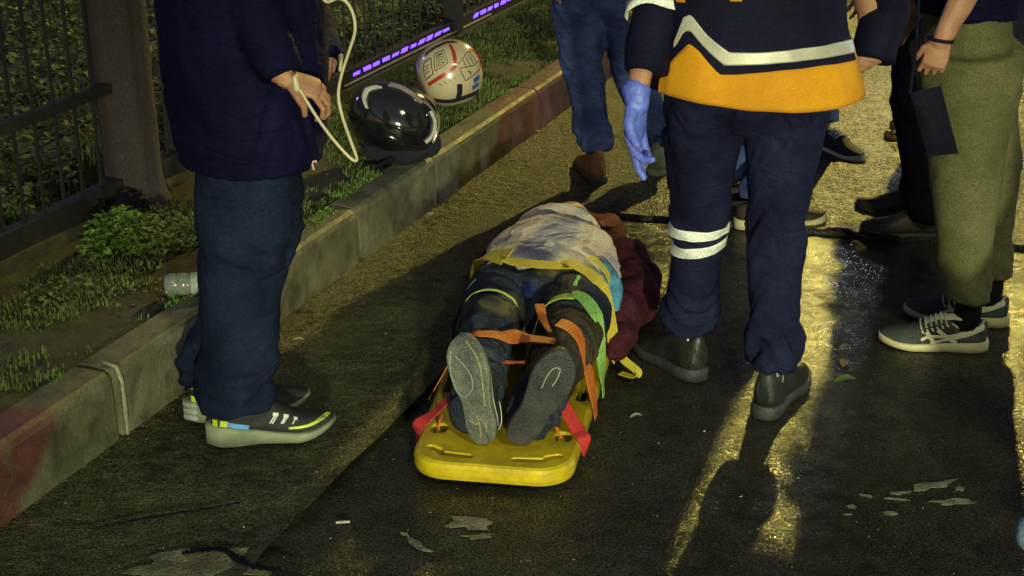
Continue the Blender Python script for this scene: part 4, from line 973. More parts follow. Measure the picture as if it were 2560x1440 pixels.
# ---- man in olive trousers at the right
sh_o = at(2470, 60, 3.72)
oli = figure('person in olive joggers and dark green sneakers with cream crossed stripes at the right', (1.205, 3.90, .84), 175, [(1.318, 3.775, 169), (1.432, 3.950, 162)], [None, None],
    [(at(2490, -170, 3.72), at(2357, 96, 3.66), dict(d=(-.25, 0, -1), n=(.2, .9, -.1), t=(-.9, -.2, 0), curl=(.9, .95, 1., 1.), fine=True, tc=.5, sc=.80)), ((1.30, 4.12, 1.10), (1.15, 4.15, .90), None)],
    M_olive, M_dark_jacket, hem=.905, leg=(.130, .096, .078), cuff=.058, voxel=.0095, tr_fold=.0048, cuffz=.135, seed=12.0, sleeve=0, jr=(.17, .15), hip_w=.08, knees=[(1.235, 3.86, .47), (1.33, 3.99, .47)])
shoe(oli, Vector((1.318, 3.775, -.010)), 169, ST_asic, .288); shoe(oli, Vector((1.432, 3.950, -.010)), 162, ST_asic, .288)
for (x, y, h) in ((1.318, 3.775, 169), (1.432, 3.950, 162)):
    d = Vector((math.cos(R(h)), math.sin(R(h)), 0)); a = Vector((x, y, .06)) + d * .06; mb = MB()
    mb.tube([a, a + up * .05 - d * .003, a + up * .12], [(.034, .040), (.033, .036), (.034, .036)], n=14, hint=Vector((-d.y, d.x, 0))); mb.build('sock', M_sock, oli)
mb = MB(); c = at(2352, 99, 3.66)
P = [c + Vector((math.cos(a) * .030, math.sin(a) * .026, -.004 * math.cos(a))) for a in [2 * PI * i / 20 for i in range(21)]]
mb.tube(P, .0045, n=6, caps=False); mb.build('bracelet', M_black, oli)
# black bag hanging against his thigh
bag = thing('bag', at(2340, 385, 3.64), 'flat black bag hanging against the olive trousers', 'bag')
V = []
q = [at(2275, 232, 3.62), at(2352, 214, 3.62), at(2396, 384, 3.62), at(2318, 392, 3.62)]
for i in range(9):
    for j in range(9):
        a = i / 8; b = j / 8; p = q[0].lerp(q[1], a).lerp(q[3].lerp(q[2], a), b); th = .018 * (1 - (2 * a - 1) ** 4) * (1 - (2 * b - 1) ** 4); V.append(p + Vector((0, -th, 0)))
V2 = [Vector((v.x, 2 * 3.62 - v.y, v.z)) for v in V]
F = grid_faces(9, 9, False); nn = len(V)
meshobj('pouch', V + V2, F + [tuple(reversed([k + nn for k in f])) for f in F], M_black, bag)
mb = MB(); mb.tube([q[0], at(2290, 120, 3.70), at(2300, -60, 3.78)], .005, n=6); mb.build('strap', M_black, bag)

# ---- bystanders further back
jeans = figure('person in blue jeans and tan boots standing on the road beyond the stretcher', at(1500, -60, 5.45) * 1.0, 80, [(.325, 5.27, 98), (.535, 5.36, 62)], [ST_tan, ST_grn],
    [((.10, 5.5, 1.05), (.12, 5.4, .82), None), ((.68, 5.5, 1.05), (.66, 5.4, .85), None)], M_denim, M_dark_jacket, hem=.80, leg=(.098, .080, .068), cuff=.052, voxel=.011, tr_fold=.009, cuffz=.115, seed=20.0,
    knees=[at(1452, 130, 5.42), at(1590, 200, 5.45)])
byst = figure('person in blue jeans and cream-soled shoes hidden behind the paramedic', (.92, 4.93, .86), 5, [(.765, 4.80, 8), (.72, 5.02, 5)], [ST_cream, ST_cream],
    [((.90, 4.7, 1.1), (.85, 4.72, .9), None), ((.9, 5.2, 1.1), (.85, 5.15, .9), None)], M_denim, M_dark_jacket, hem=.85, leg=(.085, .068, .062), cuff=.055, voxel=.012, cuffz=.10, seed=31.0, shoe_L=.32, knees=[(1.01, 4.84, .45), (.99, 5.0, .45)])
by2 = figure('person in washed light jeans and black sneakers with white soles further back', (1.16, 5.74, .86), 20, [(1.215, 5.80, -58), (1.14, 5.95, -40)], [ST_sneak, ST_sneak],
    [((1.05, 5.95, 1.1), (1.12, 5.95, .9), None), ((1.15, 5.5, 1.1), (1.2, 5.5, .9), None)], M_denim_light, M_navy_jacket, hem=.62, leg=(.090, .070, .060), cuff=.050, voxel=.012, cuffz=.12, seed=36.0)
by3 = figure('person in black trousers and striped slippers standing furthest back at the right', (1.72, 6.05, .86), 200, [(1.80, 5.93, 190), (1.86, 6.12, 195)], [ST_slip, ST_slip],
    [((1.6, 5.9, 1.1), (1.55, 5.9, .9), None), ((1.75, 6.3, 1.1), (1.65, 6.3, .9), None)], M_black, M_black, hem=.80, leg=(.078, .062, .056), cuff=.052, voxel=.012, cuffz=.11, seed=41.0, shoe_L=.27)
for k in range(3):
    c_ = at(2242 + k * 13, 318, 5.83); mb = MB(); mb.box(c_, Vector((.0055, 0, .002)), Vector((0, .004, 0)), Vector((.008, 0, .022))); mb.build('white_strap_stripe', M_white, by3, smooth=False)
by4 = figure('person in black trousers and brown shoes standing just behind the olive joggers', (1.33, 4.78, .86), 178, [(1.47, 4.70, 170), (1.50, 4.92, 165)], [ST_brown, ST_brown],
    [((1.22, 4.60, 1.1), (1.14, 4.6, .9), None), ((1.4, 5.0, 1.1), (1.3, 5.0, .9), None)], M_black, M_black, hem=.74, leg=(.105, .085, .078), cuff=.075, voxel=.012, tr_fold=.006, cuffz=.06, seed=47.0, knees=[(1.32, 4.72, .47), (1.40, 4.85, .47)])

# ---- somebody crouching at the lower right corner, only an edge of washed jeans in view
cr = thing('person', gp(2640, 1420), 'edge of washed pale jeans of somebody crouching at the lower right corner', 'person')
kx = gp(2606, 1455, 0); mb = MB()
mb.tube([kx + Vector((-.02, .02, .10)), kx + Vector((.20, -.05, .13)), kx + Vector((.42, -.12, .16))], [.040, .062, .085], n=16)
mb.tube([kx + Vector((-.02, .02, .10)), kx + Vector((.12, .05, .05)), kx + Vector((.36, .04, .05))], [.038, .045, .035], n=14)
mb.tube([kx + Vector((.10, -.28, .40)), kx + Vector((.26, -.22, .28)), kx + Vector((.42, -.14, .17))], [.055, .07, .085], n=14)
mb.tube([kx + Vector((.10, -.28, .40)), kx + Vector((.16, -.26, .22)), kx + Vector((.22, -.24, .06))], [.055, .05, .04], n=14)
mb.tube([kx + Vector((.42, -.12, .15)), kx + Vector((.44, -.12, .26))], [(.15, .11), (.14, .11)], n=16)
blob('trousers', mb, .008, M_denim_light, cr, 2, folds([(.1, .1, 1)], .004, 61))
mb = MB(); c = kx + Vector((.43, -.12, .30)); mb.tube([c - up * .02, c + up * .2, c + Vector((-.06, .02, .40)), c + Vector((-.08, .03, .48))], [.11, .12, .09, .05], n=16)
mb.tube([c + Vector((-.08, .03, .46)), c + Vector((-.10, .04, .58)), c + Vector((-.11, .04, .64))], [.05, .085, .075], n=14)
mb.tube([c + Vector((-.02, .12, .38)), c + Vector((-.12, .16, .16)), c + Vector((-.28, .14, .02))], [.05, .042, .03], n=10)
mb.tube([c + Vector((-.02, -.10, .38)), c + Vector((-.10, -.16, .16)), c + Vector((-.26, -.12, .04))], [.05, .042, .03], n=10)
blob('body', mb, .01, M_skin, cr, 2)
mb = MB(); mb.tube([c - up * .02, c + up * .2, c + Vector((-.05, .015, .38))], [.13, .135, .10], n=18)
mb.tube([c + Vector((-.02, .12, .38)), c + Vector((-.12, .16, .16)), c + Vector((-.22, .145, .06))], [.065, .056, .045], n=12)
mb.tube([c + Vector((-.02, -.10, .38)), c + Vector((-.10, -.16, .16)), c + Vector((-.20, -.13, .07))], [.065, .056, .045], n=12)
blob('jacket', mb, .012, M_black, cr, 2)
for (dx, dy) in ((.35, .04), (.21, -.24)): shoe(cr, Vector((kx.x + dx + .04, kx.y + dy, -.008)), 175, ST_sneak, .27)

# ================================================================== PATIENT
bp_board = bp
def bp(u, v, z=0.0): return bp_board(u, v if v < .15 else .15 + (v - .15) * .86, z)
pat = thing('person', bp(0, .8, .052), 'injured patient strapped on the yellow board in dark jeans and burgundy fleece', 'person')
bd = MB()
LL = [(-.095, .82, .150), (-.088, .62, .165), (-.078, .43, .190), (-.070, .27, .155), (-.062, .115, .105)]
RL = [(.100, .82, .150), (.120, .62, .165), (.128, .43, .185), (.105, .27, .150), (.078, .120, .105)]
for Lg in (LL, RL):
    bd.tube([bp(*q) for q in Lg], [.078, .070, .052, .050, .036], n=12)
bd.tube([bp(0, .80, .150), bp(0, 1.0, .150), bp(0, 1.25, .160), bp(0, 1.36, .15)], [(.15, .08), (.13, .07), (.14, .07), (.10, .05)], n=16, hint=BR)
bd.tube([bp(0, 1.36, .14), bp(.01, 1.46, .14)], .05, n=12)
bd.tube([bp(.01, 1.46, .135), bp(.015, 1.53, .145), bp(.015, 1.60, .14)], [(.062, .075), (.074, .090), (.066, .075)], n=14, hint=BR)
bd.tube([bp(.16, 1.30, .13), bp(.245, 1.08, .085), bp(.210, .88, .08)], [.055, .045, .032], n=10)
bd.tube([bp(-.15, 1.30, .13), bp(-.18, 1.10, .08), bp(-.185, .95, .065)], [.055, .045, .032], n=10)
hm = MB(); hand_mb(hm, bp(.215, .86, .075), -BA, -BR, -up, forearm=None); hm2 = MB(); hand_mb(hm2, bp(-.19, .93, .060), -BA, BR, -up, forearm=None)
join_meshes('body', [remeshed(bd, .013, 3), remeshed(hm, .005, 1), remeshed(hm2, .005, 1)], M_skin, pat)
RLL = (.100, .090, .069, .060, .052); RRL = (.098, .090, .070, .062, .054)
tr = MB()
def leg_tr(Lg, rr): tr.tube(smooth_path([bp(*q) for q in Lg], 3), [interp([(0, rr[0]), (.25, rr[1]), (.5, rr[2]), (.75, rr[3]), (1, rr[4])], i / 12) for i in range(13)], n=18, caps=True)
leg_tr(LL, RLL); leg_tr(RL, RRL)
tr.tube([bp(0, .76, .150), bp(0, .86, .150)], [(.165, .098), (.160, .098)], n=20, hint=BR)
def pf(c, n):
    q = Vector(((c - BO).dot(BR), (c - BO).dot(BA) * 1.13, c.z)); w = .5 + 1.0 * math.exp(-((q.y - .40) / .10) ** 2) + .9 * math.exp(-((q.y - .15) / .09) ** 2) + .5 * math.exp(-((q.y - .72) / .1) ** 2)
    p = Vector((q.x * 5, q.y * 19 + 3 * noise.noise(Vector((q.x * 6, q.y * 4, 2))), q.z * 7)); return .008 * w * (ridge(p) + .4 * ridge(p * 2.2))
me = blob('trousers', tr, .0075, M_jean_p, pat, 3, pf)
me.data.materials.append(M_brown_tr)
for pl in me.data.polygons:
    q = pl.center; u_ = (q - BO).dot(BR); v_ = (q - BO).dot(BA)
    if u_ > .012 and .18 < v_ < .44 + .05 * noise.noise(q * 14): pl.material_index = 1
# fleece jacket: sleeves bulging at both sides and the hood beyond the head
jk = MB()
jk.tube([bp(0, .90, .130), bp(0, 1.10, .135), bp(0, 1.30, .145), bp(0, 1.40, .12)], [(.165, .070), (.165, .072), (.17, .075), (.12, .055)], n=20, hint=BR)
jk.tube([bp(.17, 1.32, .13), bp(.22, 1.18, .10), bp(.245, 1.05, .085), bp(.232, .95, .080), bp(.21, .84, .085)], [.070, .074, .076, .066, .052], n=16)
jk.tube([bp(.215, .92, .08), bp(.235, .80, .07), bp(.225, .70, .065)], [(.05, .05), (.045, .04), (.03, .03)], n=12)
jk.tube([bp(-.13, 1.32, .13), bp(-.175, 1.22, .09), bp(-.185, 1.08, .075), bp(-.18, .92, .070)], [.065, .060, .056, .046], n=16)
jk.tube([bp(-.185, .98, .06), bp(-.19, .80, .055), bp(-.19, .70, .050)], [(.06, .04), (.05, .035), (.03, .025)], n=12)
def wool(c, n): return .010 * ridge(c * 9) + .004 * noise.noise(c * 40)
blob('fleece_jacket', jk, .008, M_burg, pat, 2, wool)
hd_ = MB(); hd_.tube([bp(-.04, 1.56, .09), bp(.05, 1.62, .11), bp(.12, 1.55, .13), bp(.16, 1.44, .12)], [.060, .072, .066, .055], n=14)
hd_.tube([bp(.01, 1.60, .12), bp(.08, 1.54, .12)], [.055, .05], n=12)
jk2 = MB(); jk2.tube([bp(.14, 1.44, .11), bp(.20, 1.34, .10), bp(.25, 1.20, .09)], [.07, .08, .07], n=14)
blob('collar', jk2, .008, M_burg, pat, 2, wool)
blob('hood', hd_, .008, M_rust, pat, 2, wool)
sh_ = MB(); sh_.tube([bp(.16, 1.02, .19), bp(.198, .93, .165), bp(.212, .84, .120)], [(.022, .03), (.032, .035), (.012, .02)], n=12, hint=BR)
blob('lining', sh_, .006, M_sky, pat, 2, lambda c, n: .003 * ridge(c * 20))
sh_ = MB(); sh_.tube([bp(-.155, 1.0, .165), bp(-.182, .90, .135), bp(-.188, .80, .09)], [(.03, .04), (.026, .034), (.016, .02)], n=12, hint=BR)
sh_.tube([bp(-.01, .86, .232), bp(-.012, .76, .240), bp(-.01, .66, .215)], [(.035, .012), (.030, .012), (.020, .010)], n=12, hint=BR)
blob('shirt', sh_, .006, M_royal, pat, 2, lambda c, n: .003 * ridge(c * 20))
# shoes, soles towards the camera
def solemat(u, v, z, tilt, lean, yaw=0.0):
    X = Matrix.Rotation(R(tilt), 4, BA) @ Matrix.Rotation(R(lean), 4, BR)   # toe direction = up
    toe = X.to_3x3() @ Vector((0, 0, 1)); soledir = X.to_3x3() @ (-BA); soledir = Matrix.Rotation(R(yaw), 3, toe) @ soledir; y = (-soledir).cross(toe)
    M = Matrix((toe, y, -soledir)).transposed().to_4x4(); M.translation = bp(u, v, z); return M
ST_p1 = dict(upper=M_sh_black, solem=M_rub, sole=.022, spring=.014, flare=1.10, w=.93, strips=[('white_trim', [(.10, .034), (.40, .030), (.70, .030)], .005, 1, M_white), ('white_trim', [(.10, .034), (.40, .030), (.70, .030)], .005, -1, M_white), ('white_trim', [(.25, .08), (.08, .072), (.03, .05)], .004, 1, M_white), ('white_trim', [(.25, .08), (.08, .072), (.03, .05)], .004, -1, M_white)])
ST_p2 = dict(ST_p1, solem=M_rub_d, strips=[('blue_trim', [(.55, .036), (.75, .034), (.9, .034)], .008, -1, M_hblue), ('pale_trim', [(.05, .04), (.25, .036)], .004, 1, M_refl)])
for (st, M_, dusty) in ((ST_p1, solemat(-.030, .038, .062, -11, 3, -16), True), (ST_p2, solemat(.048, .045, .066, 25, 8, 14), False)):
    upp, U, MM, side = shoe(pat, None, 0, st, .268, M=M_)
    def loop(P, w, m, nm, z=-.0012):
        P = smooth_path([Vector((x, y, z)) for x, y in P], 6); V = []
        for i, q in enumerate(P):
            t = (P[min(i + 1, len(P) - 1)] - P[max(i - 1, 0)]).normalized(); s_ = Vector((-t.y, t.x, 0))
            sp_ = .014 * max(0, (q.x / .268 - .68) / .32) ** 1.6
            for a, b in ((-w / 2, .002), (-w / 2, 0), (w / 2, 0), (w / 2, .002)): V.append(MM @ (q + s_ * a + Vector((0, 0, b + sp_))))
        meshobj(nm, V, grid_faces(len(P), 4), m, upp, smooth=False)
    if dusty:
        loop([(.225, -.020), (.205, -.002), (.175, .012), (.145, .008), (.125, -.014), (.130, -.032), (.170, -.040), (.215, -.036), (.240, -.028)], .0028, M_rub_line, 'sole_moulding')
        loop([(.03, .018), (.05, .020), (.065, .008), (.05, -.004), (.06, -.020)], .0022, M_rub_dust, 'sole_moulding')
        loop([(.26, .012), (.235, .030), (.20, .040), (.15, .036), (.10, .030)], .0030, M_rub_dust, 'dust_line')
        loop([(.016, .0), (.045, .004), (.075, .002)], .003, M_rub_dust, 'sole_moulding')
    else:
        loop([(.170, -.010), (.205, -.012), (.228, -.006), (.232, .008), (.212, .012), (.185, .010)], .0026, M_rub_line, 'sole_moulding')
    # wavy tread bars
    for i in range(34):
        x = .016 + i * .0073; hw_ = interp([(0, .012), (.06, .031), (.18, .036), (.38, .034), (.55, .041), (.70, .048), (.82, .046), (.91, .037), (.97, .024), (1, .010)], x / .268) * 1.04
        P = [Vector((x + .0016 * math.sin(k * 1.5), (k / 14 - .5) * 2 * hw_ * .93 + .006 * math.sin(x / .268 * PI), -.0007)) for k in range(15)]
        V = []
        sp_ = .014 * max(0, (x / .268 - .68) / .32) ** 1.6
        for q in P:
            for a, b in ((-.0014, .0015), (-.0010, 0), (.0010, 0), (.0014, .0015)): V.append(MM @ (q + Vector((a, 0, b + sp_))))
        meshobj('tread_bar', V, grid_faces(len(P), 4), st['solem'], upp, smooth=False)
# cream cloth over head and chest
bnd = [(-.155, .86), (-.185, .98), (-.19, 1.16), (-.155, 1.34), (-.10, 1.45), (.0, 1.50), (.075, 1.45), (.14, 1.34), (.20, 1.16), (.215, 1.02), (.19, .93), (.14, .84), (.06, .775), (-.01, .765), (-.06, .80), (-.075, .855), (-.12, .845)]
cc = Vector((0, 1.10)); ang = sorted(((math.atan2(y - cc.y, x - cc.x)) % (2 * PI), math.hypot(x - cc.x, y - cc.y)) for x, y in bnd)
tab = [(ang[-1][0] - 2 * PI, ang[-1][1])] + ang + [(ang[0][0] + 2 * PI, ang[0][1])]
def cloth_z(u, v, f):
    body = .242 - 1.6 * u * u * (1 if abs(u) < .12 else 1.3)
    if v > 1.30: body = .215 + .030 * math.exp(-((v - 1.42) / .07) ** 2) - 2.6 * u * u
    if v > 1.46: body -= (v - 1.46) * 1.4
    z = max(.10, body) + .006
    q = Vector((u, v, 0)); q = q + Vector((noise.noise(q * 7), noise.noise(q * 7 + Vector((5, 5, 5))), 0)) * .05
    z += .007 * noise.noise(Vector((q.x * 6, q.y * 5, 1))) + .0045 * ridge(Vector((q.x * 7, q.y * 5, 4))) + .0035 * ridge(Vector((q.x * 16, q.y * 12, 8))) + .002 * ridge(Vector((q.x * 34, q.y * 30, 12)))
    if f > .93: z -= (f - .93) / .07 * .010
    return z
V = []; nr, na = 60, 150
for i in range(nr):
    f = i / (nr - 1)
    for j in range(na):
        a = 2 * PI * j / na; r_ = interp(tab, a) * (1 + .025 * noise.noise(Vector((math.cos(a) * 6, math.sin(a) * 6, 0)))) * f
        u = cc.x + math.cos(a) * r_; v = cc.y + math.sin(a) * r_; V.append(bp(u, v, cloth_z(u, v, f)))
o = meshobj('cloth', V, grid_faces(nr, na), M_cream); o.modifiers.new('t', 'SOLIDIFY').thickness = .003
tag(o, 'crumpled cream cloth spread over the head and chest of the patient', 'cloth')
# ---------------------------------------------------------------- straps
def body_z(u, v):
    best = .052
    for Lg, rr in ((LL, RLL), (RL, RRL)):
        vv = max(Lg[-1][1], min(Lg[0][1], v)); c = None
        for (a, b, r0, r1) in zip(Lg, Lg[1:], rr, rr[1:]):
            if b[1] <= vv <= a[1]:
                t = (a[1] - vv) / (a[1] - b[1]); c = [a[i] + (b[i] - a[i]) * t for i in range(3)]; r_ = r0 + (r1 - r0) * t
        if c and abs(u - c[0]) < r_: best = max(best, c[2] + math.sqrt(r_ * r_ - (u - c[0]) ** 2))
    if v > .74 and abs(u) < .17: best = max(best, .150 + .098 * math.sqrt(1 - (u / .17) ** 2))
    return best
def strap(label, pts, width, m, name='safety_strap', lift=.009, twist=None):
    """pts (u, v[, z]); without z the webbing lies on whatever is under it"""
    path = [];
    for q in pts:
        z = q[2] if len(q) > 2 else body_z(q[0], q[1]) + lift
        path.append(bp(q[0], q[1], z))
    wd = []
    for i, q in enumerate(path):
        t = path[min(i + 1, len(path) - 1)] - path[max(i - 1, 0)]; t2 = Vector((t.x, t.y, 0)); 
        w = Vector((-t2.y, t2.x, 0)) if t2.length > .02 else BA
        if w.dot(BA) < 0: w = -w
        w = w.normalized()
        if twist and twist.get(i): w = (w + up * twist[i]).normalized()
        wd.append(w)
    return ribbon(name, path, wd, width, m)
def group_strap(label): return thing('safety_strap', bp(0, .5, .06), label, 'strap')
def hull(ua, va, ub, vb, za=None, zb=None, n=26, lift=.008):
    """taut webbing between two places: upper convex envelope of the body below it"""
    P = [(i / n, body_z(ua + (ub - ua) * i / n, va + (vb - va) * i / n) + lift) for i in range(n + 1)]
    if za is not None: P[0] = (0, za)
    if zb is not None: P[-1] = (1, zb)
    H_ = []
    for p in P:
        while len(H_) >= 2 and (H_[-1][0] - H_[-2][0]) * (p[1] - H_[-2][1]) - (H_[-1][1] - H_[-2][1]) * (p[0] - H_[-2][0]) >= 0: H_.pop()
        H_.append(p)
    out = []
    m_ = 9
    for k in range(m_ + 1):
        t = k / m_; z = interp(H_, t); out.append((ua + (ub - ua) * t, va + (vb - va) * t, z))
    return out
g = group_strap('yellow safety strap across the waist under the hem of the cloth')
strap('', hull(-.212, 1.00, -.080, .815, .055, .272), [.034, .034, .036, .038, .040, .042, .046, .050, .056, .060], M_st_yel, 'webbing', twist={i: .25 + .06 * i for i in range(3, 10)}).parent = g
strap('', [(-.085, .80, .270), (-.06, .79, .266), (.0, .775, .268), (.06, .775, .268), (.10, .79, .262)], .030, M_st_yel, 'webbing', twist={1: .3, 2: .4, 3: .3}).parent = g
strap('', hull(.075, .815, .224, .700, .272, .060, lift=.016) + [(.227, .70, .028)], [.036] + [.042] * 8 + [.04, .036], M_st_yel, 'webbing', twist={9: .8, 10: 1.2}).parent = g
strap('', [(.240, .705, .050), (.252, .69, .036), (.278, .665, .026), (.292, .65, .018), (.280, .64, .010), (.245, .66, .010)], .022, M_st_yel, 'loose_end', twist={0: 1, 1: .8, 2: .6}).parent = g
strap('', hull(.130, .92, .222, .90, None, .060), .030, M_st_yel, 'webbing').parent = g
g2 = group_strap('green safety strap running over the thighs to the right edge of the board')
strap('', hull(-.206, .66, -.150, .70, .055, None), [.030, .030, .028, .028, .026, .024, .022, .020, .018, .014], M_st_grn, 'webbing').parent = g2
strap('', hull(-.16, .545, .02, .53, None, None, lift=.012), .008, M_st_lime, 'webbing').parent = g2
strap('', hull(.0, .545, .135, .52, None, None, lift=.014), [.026, .032] + [.036] * 7 + [.028], M_st_lime, 'webbing').parent = g2
strap('', hull(.128, .55, .214, .455, None, .062, lift=.018) + [(.217, .455, .024)], [.020, .030, .038, .040, .040, .040, .038, .036, .034, .030, .026], M_st_grn, 'webbing', twist={9: .8, 10: 1.2}).parent = g2
strap('', [(.125, .60, .285), (.138, .57, .310), (.130, .54, .292)], .010, M_st_grn, 'loose_end').parent = g2
g3 = group_strap('orange safety strap across both shins just above the shoes')
strap('', hull(-.204, .30, .110, .285, .055, None, lift=.016), [.034, .034, .036, .040, .036, .040, .048, .044, .036, .030], M_st_org, 'webbing', twist={6: .4}).parent = g3
strap('', hull(.110, .345, .206, .315, None, .060, lift=.028) + [(.210, .315, .022)], [.046] * 9 + [.042, .030], M_st_org, 'webbing', twist={9: .8, 10: 1.2}).parent = g3
strap('', [(.055, .42, .278), (.062, .38, .280), (.075, .34, .262), (.095, .30, .250)], [.022, .024, .018, .010], M_st_org, 'loose_end').parent = g3
g4 = group_strap('red safety strap over the ankles at the foot end of the board')
strap('', [(-.200, .105, .018), (-.200, .108, .056), (-.170, .125, .080), (-.135, .150, .110), (-.110, .165, .135)], [.036, .036, .032, .024, .014], M_st_red, 'webbing', twist={0: 1., 1: .6}).parent = g4
strap('', [(-.06, .26, .185), (-.01, .26, .178), (.04, .26, .180)], .014, M_st_red, 'webbing').parent = g4
strap('', [(.130, .175, .135), (.155, .155, .100), (.182, .130, .066), (.200, .112, .054), (.203, .108, .016)], [.034, .038, .038, .036, .03], M_st_red, 'webbing', twist={4: 1.}).parent = g4
strap('', [(.105, .165, .10), (.125, .14, .075), (.146, .118, .045)], .006, M_st_org, 'loose_end').parent = g4
strap('', [(-.145, .135, .078), (-.150, .12, .06), (-.150, .115, .04)], .006, M_st_org, 'loose_end').parent = g4
for g_ in (g, g2, g3, g4):
    for ch in [o for o in COL.objects if o.parent is g_]: ch.matrix_parent_inverse = g_.matrix_basis.inverted()

bp = bp_board
# ================================================================== HELMETS
class Ell:
    """ellipsoid-like shell facing the viewer: a, b are angles right and up from its front"""
    def __init__(s, c, r, yaw, pitch, roll, p=1.0):
        s.c = Vector(c); s.r = r; s.p = p
        s.M = Matrix.Rotation(R(yaw), 3, 'Z') @ Matrix.Rotation(R(pitch), 3, 'X') @ Matrix.Rotation(R(roll), 3, 'Y')
    def pt(s, a, b, off=0.0):
        d = Vector((math.sin(a) * math.cos(b), -math.cos(a) * math.cos(b), math.sin(b)))
        f = (abs(d.x) ** 2.3 + abs(d.y) ** 2.3 + abs(d.z) ** 2.3) ** (1 / 2.3); e = d / f
        return s.c + s.M @ (Vector((e.x * s.r[0], e.y * s.r[1], e.z * s.r[2])) + d * off)
    def shell(s, name, m, parent, b0=-1.05, b1=PI / 2, n=48, k=26, off=0):
        V = []
        for i in range(k):
            b = b0 + (b1 - b0) * i / (k - 1)
            for j in range(n): V.append(s.pt(-PI + 2 * PI * j / n, b, off))
        F = grid_faces(k, n); return meshobj(name, V, F, m, parent)
    def strip(s, name, P, w, m, parent, off=.002, n=7, closed=False):
        P = smooth_path([Vector((a, b, 0)) for a, b in P], n); wl = w if isinstance(w, list) else [w] * 2; V = []
        for i, q in enumerate(P):
            t = (P[min(i + 1, len(P) - 1)] - P[max(i - 1, 0)]).normalized(); x = i / (len(P) - 1); ww = wl[0] + (wl[1] - wl[0]) * x
            a, b = -t.y * ww / 2, t.x * ww / 2
            V += [s.pt(q.x + a, q.y + b, 0), s.pt(q.x + a, q.y + b, off), s.pt(q.x - a, q.y - b, off), s.pt(q.x - a, q.y - b, 0)]
        return meshobj(name, V, grid_faces(len(P), 4) + [(0, 1, 2, 3), tuple(len(V) - 1 - i for i in range(4))], m, parent, smooth=False)
    def patch(s, name, Q, m, parent, off=.003, n=14):
        V = []
        for i in range(n):
            for j in range(n):
                x = i / (n - 1); y = j / (n - 1); a = (Vector(Q[0]).lerp(Vector(Q[1]), x)).lerp(Vector(Q[3]).lerp(Vector(Q[2]), x), y)
                V.append(s.pt(a.x, a.y, off * (0 if i in (0, n - 1) or j in (0, n - 1) else 1)))
        return meshobj(name, V, grid_faces(n, n, False), m, parent)
    def disc(s, name, a0, b0, ra, rb, tilt, m, parent, off=.006, n=40, k=14, pw=2.6):
        V = []
        for i in range(k):
            f = i / (k - 1)
            for j in range(n):
                t = 2 * PI * j / n; c, d = math.cos(t), math.sin(t); g_ = (abs(c) ** pw + abs(d) ** pw) ** (-1 / pw); x = c * g_ * ra * f; y = d * g_ * rb * f
                V.append(s.pt(a0 + x * math.cos(tilt) - y * math.sin(tilt), b0 + x * math.sin(tilt) + y * math.cos(tilt), off * (1 if i < k - 1 else -.5)))
        return meshobj(name, V, grid_faces(k, n), m, parent)
hb = gp(990, 412, .19)
hk = thing('helmet', hb, 'glossy black full-face motorcycle helmet with smoked visor and white chevrons on the verge', 'helmet')
E1 = Ell(hb + Vector((-.010, .10, .132)), (.160, .150, .124), 8, -24, 22)
E1.shell('shell', M_helm_k, hk, -1.2, PI / 2)
E1.disc('visor', .02, .10, .72, .50, -.25, M_visor, hk, .007)
E1.strip('top_trim', [(-.45, .78), (-.1, .80), (.25, .68), (.50, .52)], [.17, .12], M_chrome, hk, .004)
E1.strip('white_chevron', [(-.50, .52), (-.66, .50), (-.80, .38)], [.03, .09], M_white, hk, .009)
E1.strip('white_chevron', [(-.82, .40), (-.76, .12), (-.60, -.12)], [.11, .04], M_white, hk, .009)
E1.strip('white_chevron', [(.72, .38), (.92, .16), (.98, -.14), (.90, -.40)], [.03, .05], M_white, hk, .009)
E1.strip('side_trim', [(.55, .60), (.85, .45), (1.15, .15), (1.25, -.3)], [.05, .02], M_chrome, hk, .004)
E1.strip('chin_edge', [(-.9, -.50), (-.4, -.66), (.2, -.70), (.8, -.58)], [.10, .10], M_helm_k, hk, .012)
mb = MB(); c = hb + Vector((.03, .08, .055)); mb.tube([c + Vector((-.10, -.01, -.01)), c + Vector((0, -.04, -.012)), c + Vector((.070, 0, .0))], [(.05, .05), (.060, .056), (.050, .050)], n=18)
blob('padding', mb, .006, M_helm_in, hk, 2, lambda c, n: .006 * ridge(c * 14))
mb = MB(); mb.tube([hb + Vector((.0, .0, .03)), hb + Vector((-.06, -.02, .0)), hb + Vector((-.13, -.02, -.006))], [(.010, .003)] * 3, n=6); mb.build('chin_strap', M_black, hk)
hw0 = gp(1122, 280, .19)
hw_ = thing('helmet', hw0, 'cream helmet with red stripes and line drawings standing behind the black helmet', 'helmet')
E2 = Ell(hw0 + Vector((.0, .11, .128)), (.128, .135, .130), 10, -10, -12)
E2.shell('shell', M_helm_w, hw_, -1.1, PI / 2)
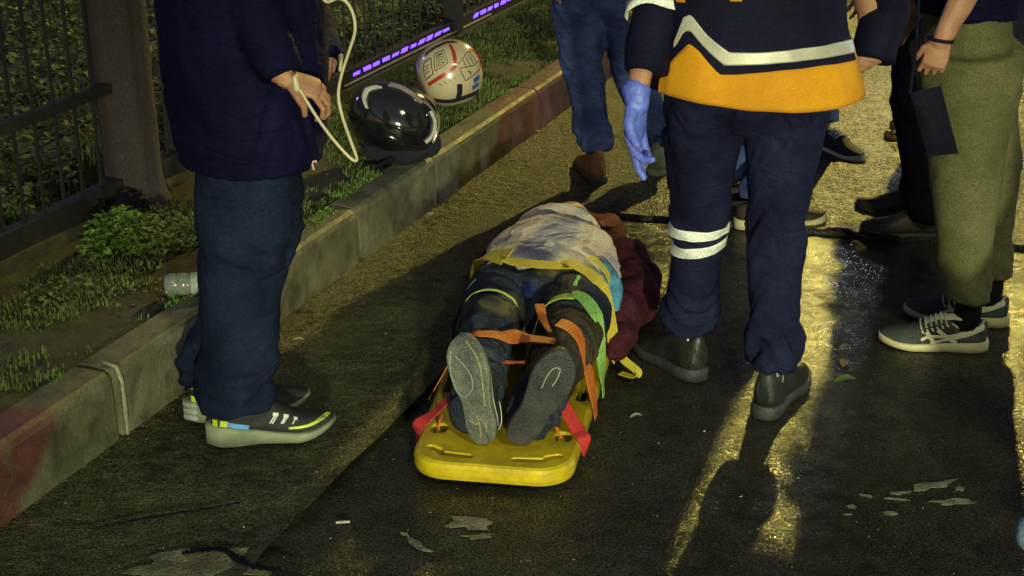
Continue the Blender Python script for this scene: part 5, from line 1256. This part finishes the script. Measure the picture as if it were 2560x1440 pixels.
E2.strip('red_stripe', [(-.85, -.12), (-.45, .02), (.02, .18), (.12, .32), (.20, .62), (.24, .95)], [.10, .13], M_hred, hw_, .002)
E2.strip('black_crown', [(-.95, .75), (-.5, .98), (.1, 1.12), (.7, 1.0)], [.12, .16], M_hline, hw_, .002)
E2.strip('red_ring', [(.95, .62), (1.14, .40), (1.20, .15), (1.10, .0)], [.10, .12], M_hred, hw_, .002)
def box_lines(pts, w=.018, m=M_hline):
    for p, q in zip(pts, pts[1:]): E2.strip('drawn_line', [p, ((p[0] + q[0]) / 2, (p[1] + q[1]) / 2), q], w, m, hw_, .0022, n=4)
box_lines([(-.52, .22), (-.50, .72), (-.12, .82), (-.08, .38), (-.52, .22)])
box_lines([(-.44, .32), (-.42, .66), (-.18, .72), (-.16, .42), (-.44, .32)], .012)
for k in range(4): box_lines([(-.40, .38 + k * .075), (-.30, .44 + k * .075), (-.20, .43 + k * .075)], .016)
box_lines([(-.92, .10), (-.90, .52), (-.62, .62), (-.60, .16), (-.92, .02)], .022)
for k in range(3): box_lines([(-.84, .20 + k * .09), (-.70, .26 + k * .09)], .018)
box_lines([(.08, .20), (.62, .50), (.95, .52)]); box_lines([(.20, .14), (.70, .10), (1.05, .20)]); box_lines([(.22, .10), (.30, -.25), (.95, -.05)])
for k in range(4): box_lines([(.40 + k * .13, .34 + k * .05), (.42 + k * .14, .10 + k * .02)], .014)
box_lines([(.45, .0), (.52, -.06), (.50, -.12)], .03)
for k in range(5): box_lines([(-.5 + k * .15, -.14 + k * .03), (-.42 + k * .15, -.22 + k * .03)], .012)
E2.patch('blue_block', [(.60, -.40), (.88, -.30), (.86, -.18), (.58, -.26)], M_hblue, hw_, .002); E2.patch('blue_block', [(.55, -.60), (.84, -.50), (.82, -.38), (.52, -.46)], M_hblue, hw_, .002)
E2.strip('dark_vent', [(.10, -.30), (.06, -.55), (-.02, -.75)], [.16, .20], M_helm_in, hw_, .003)
E2.strip('dark_base', [(-.9, -.62), (-.3, -.80), (.3, -.78), (.9, -.70)], [.16, .16], M_helm_in, hw_, .003)
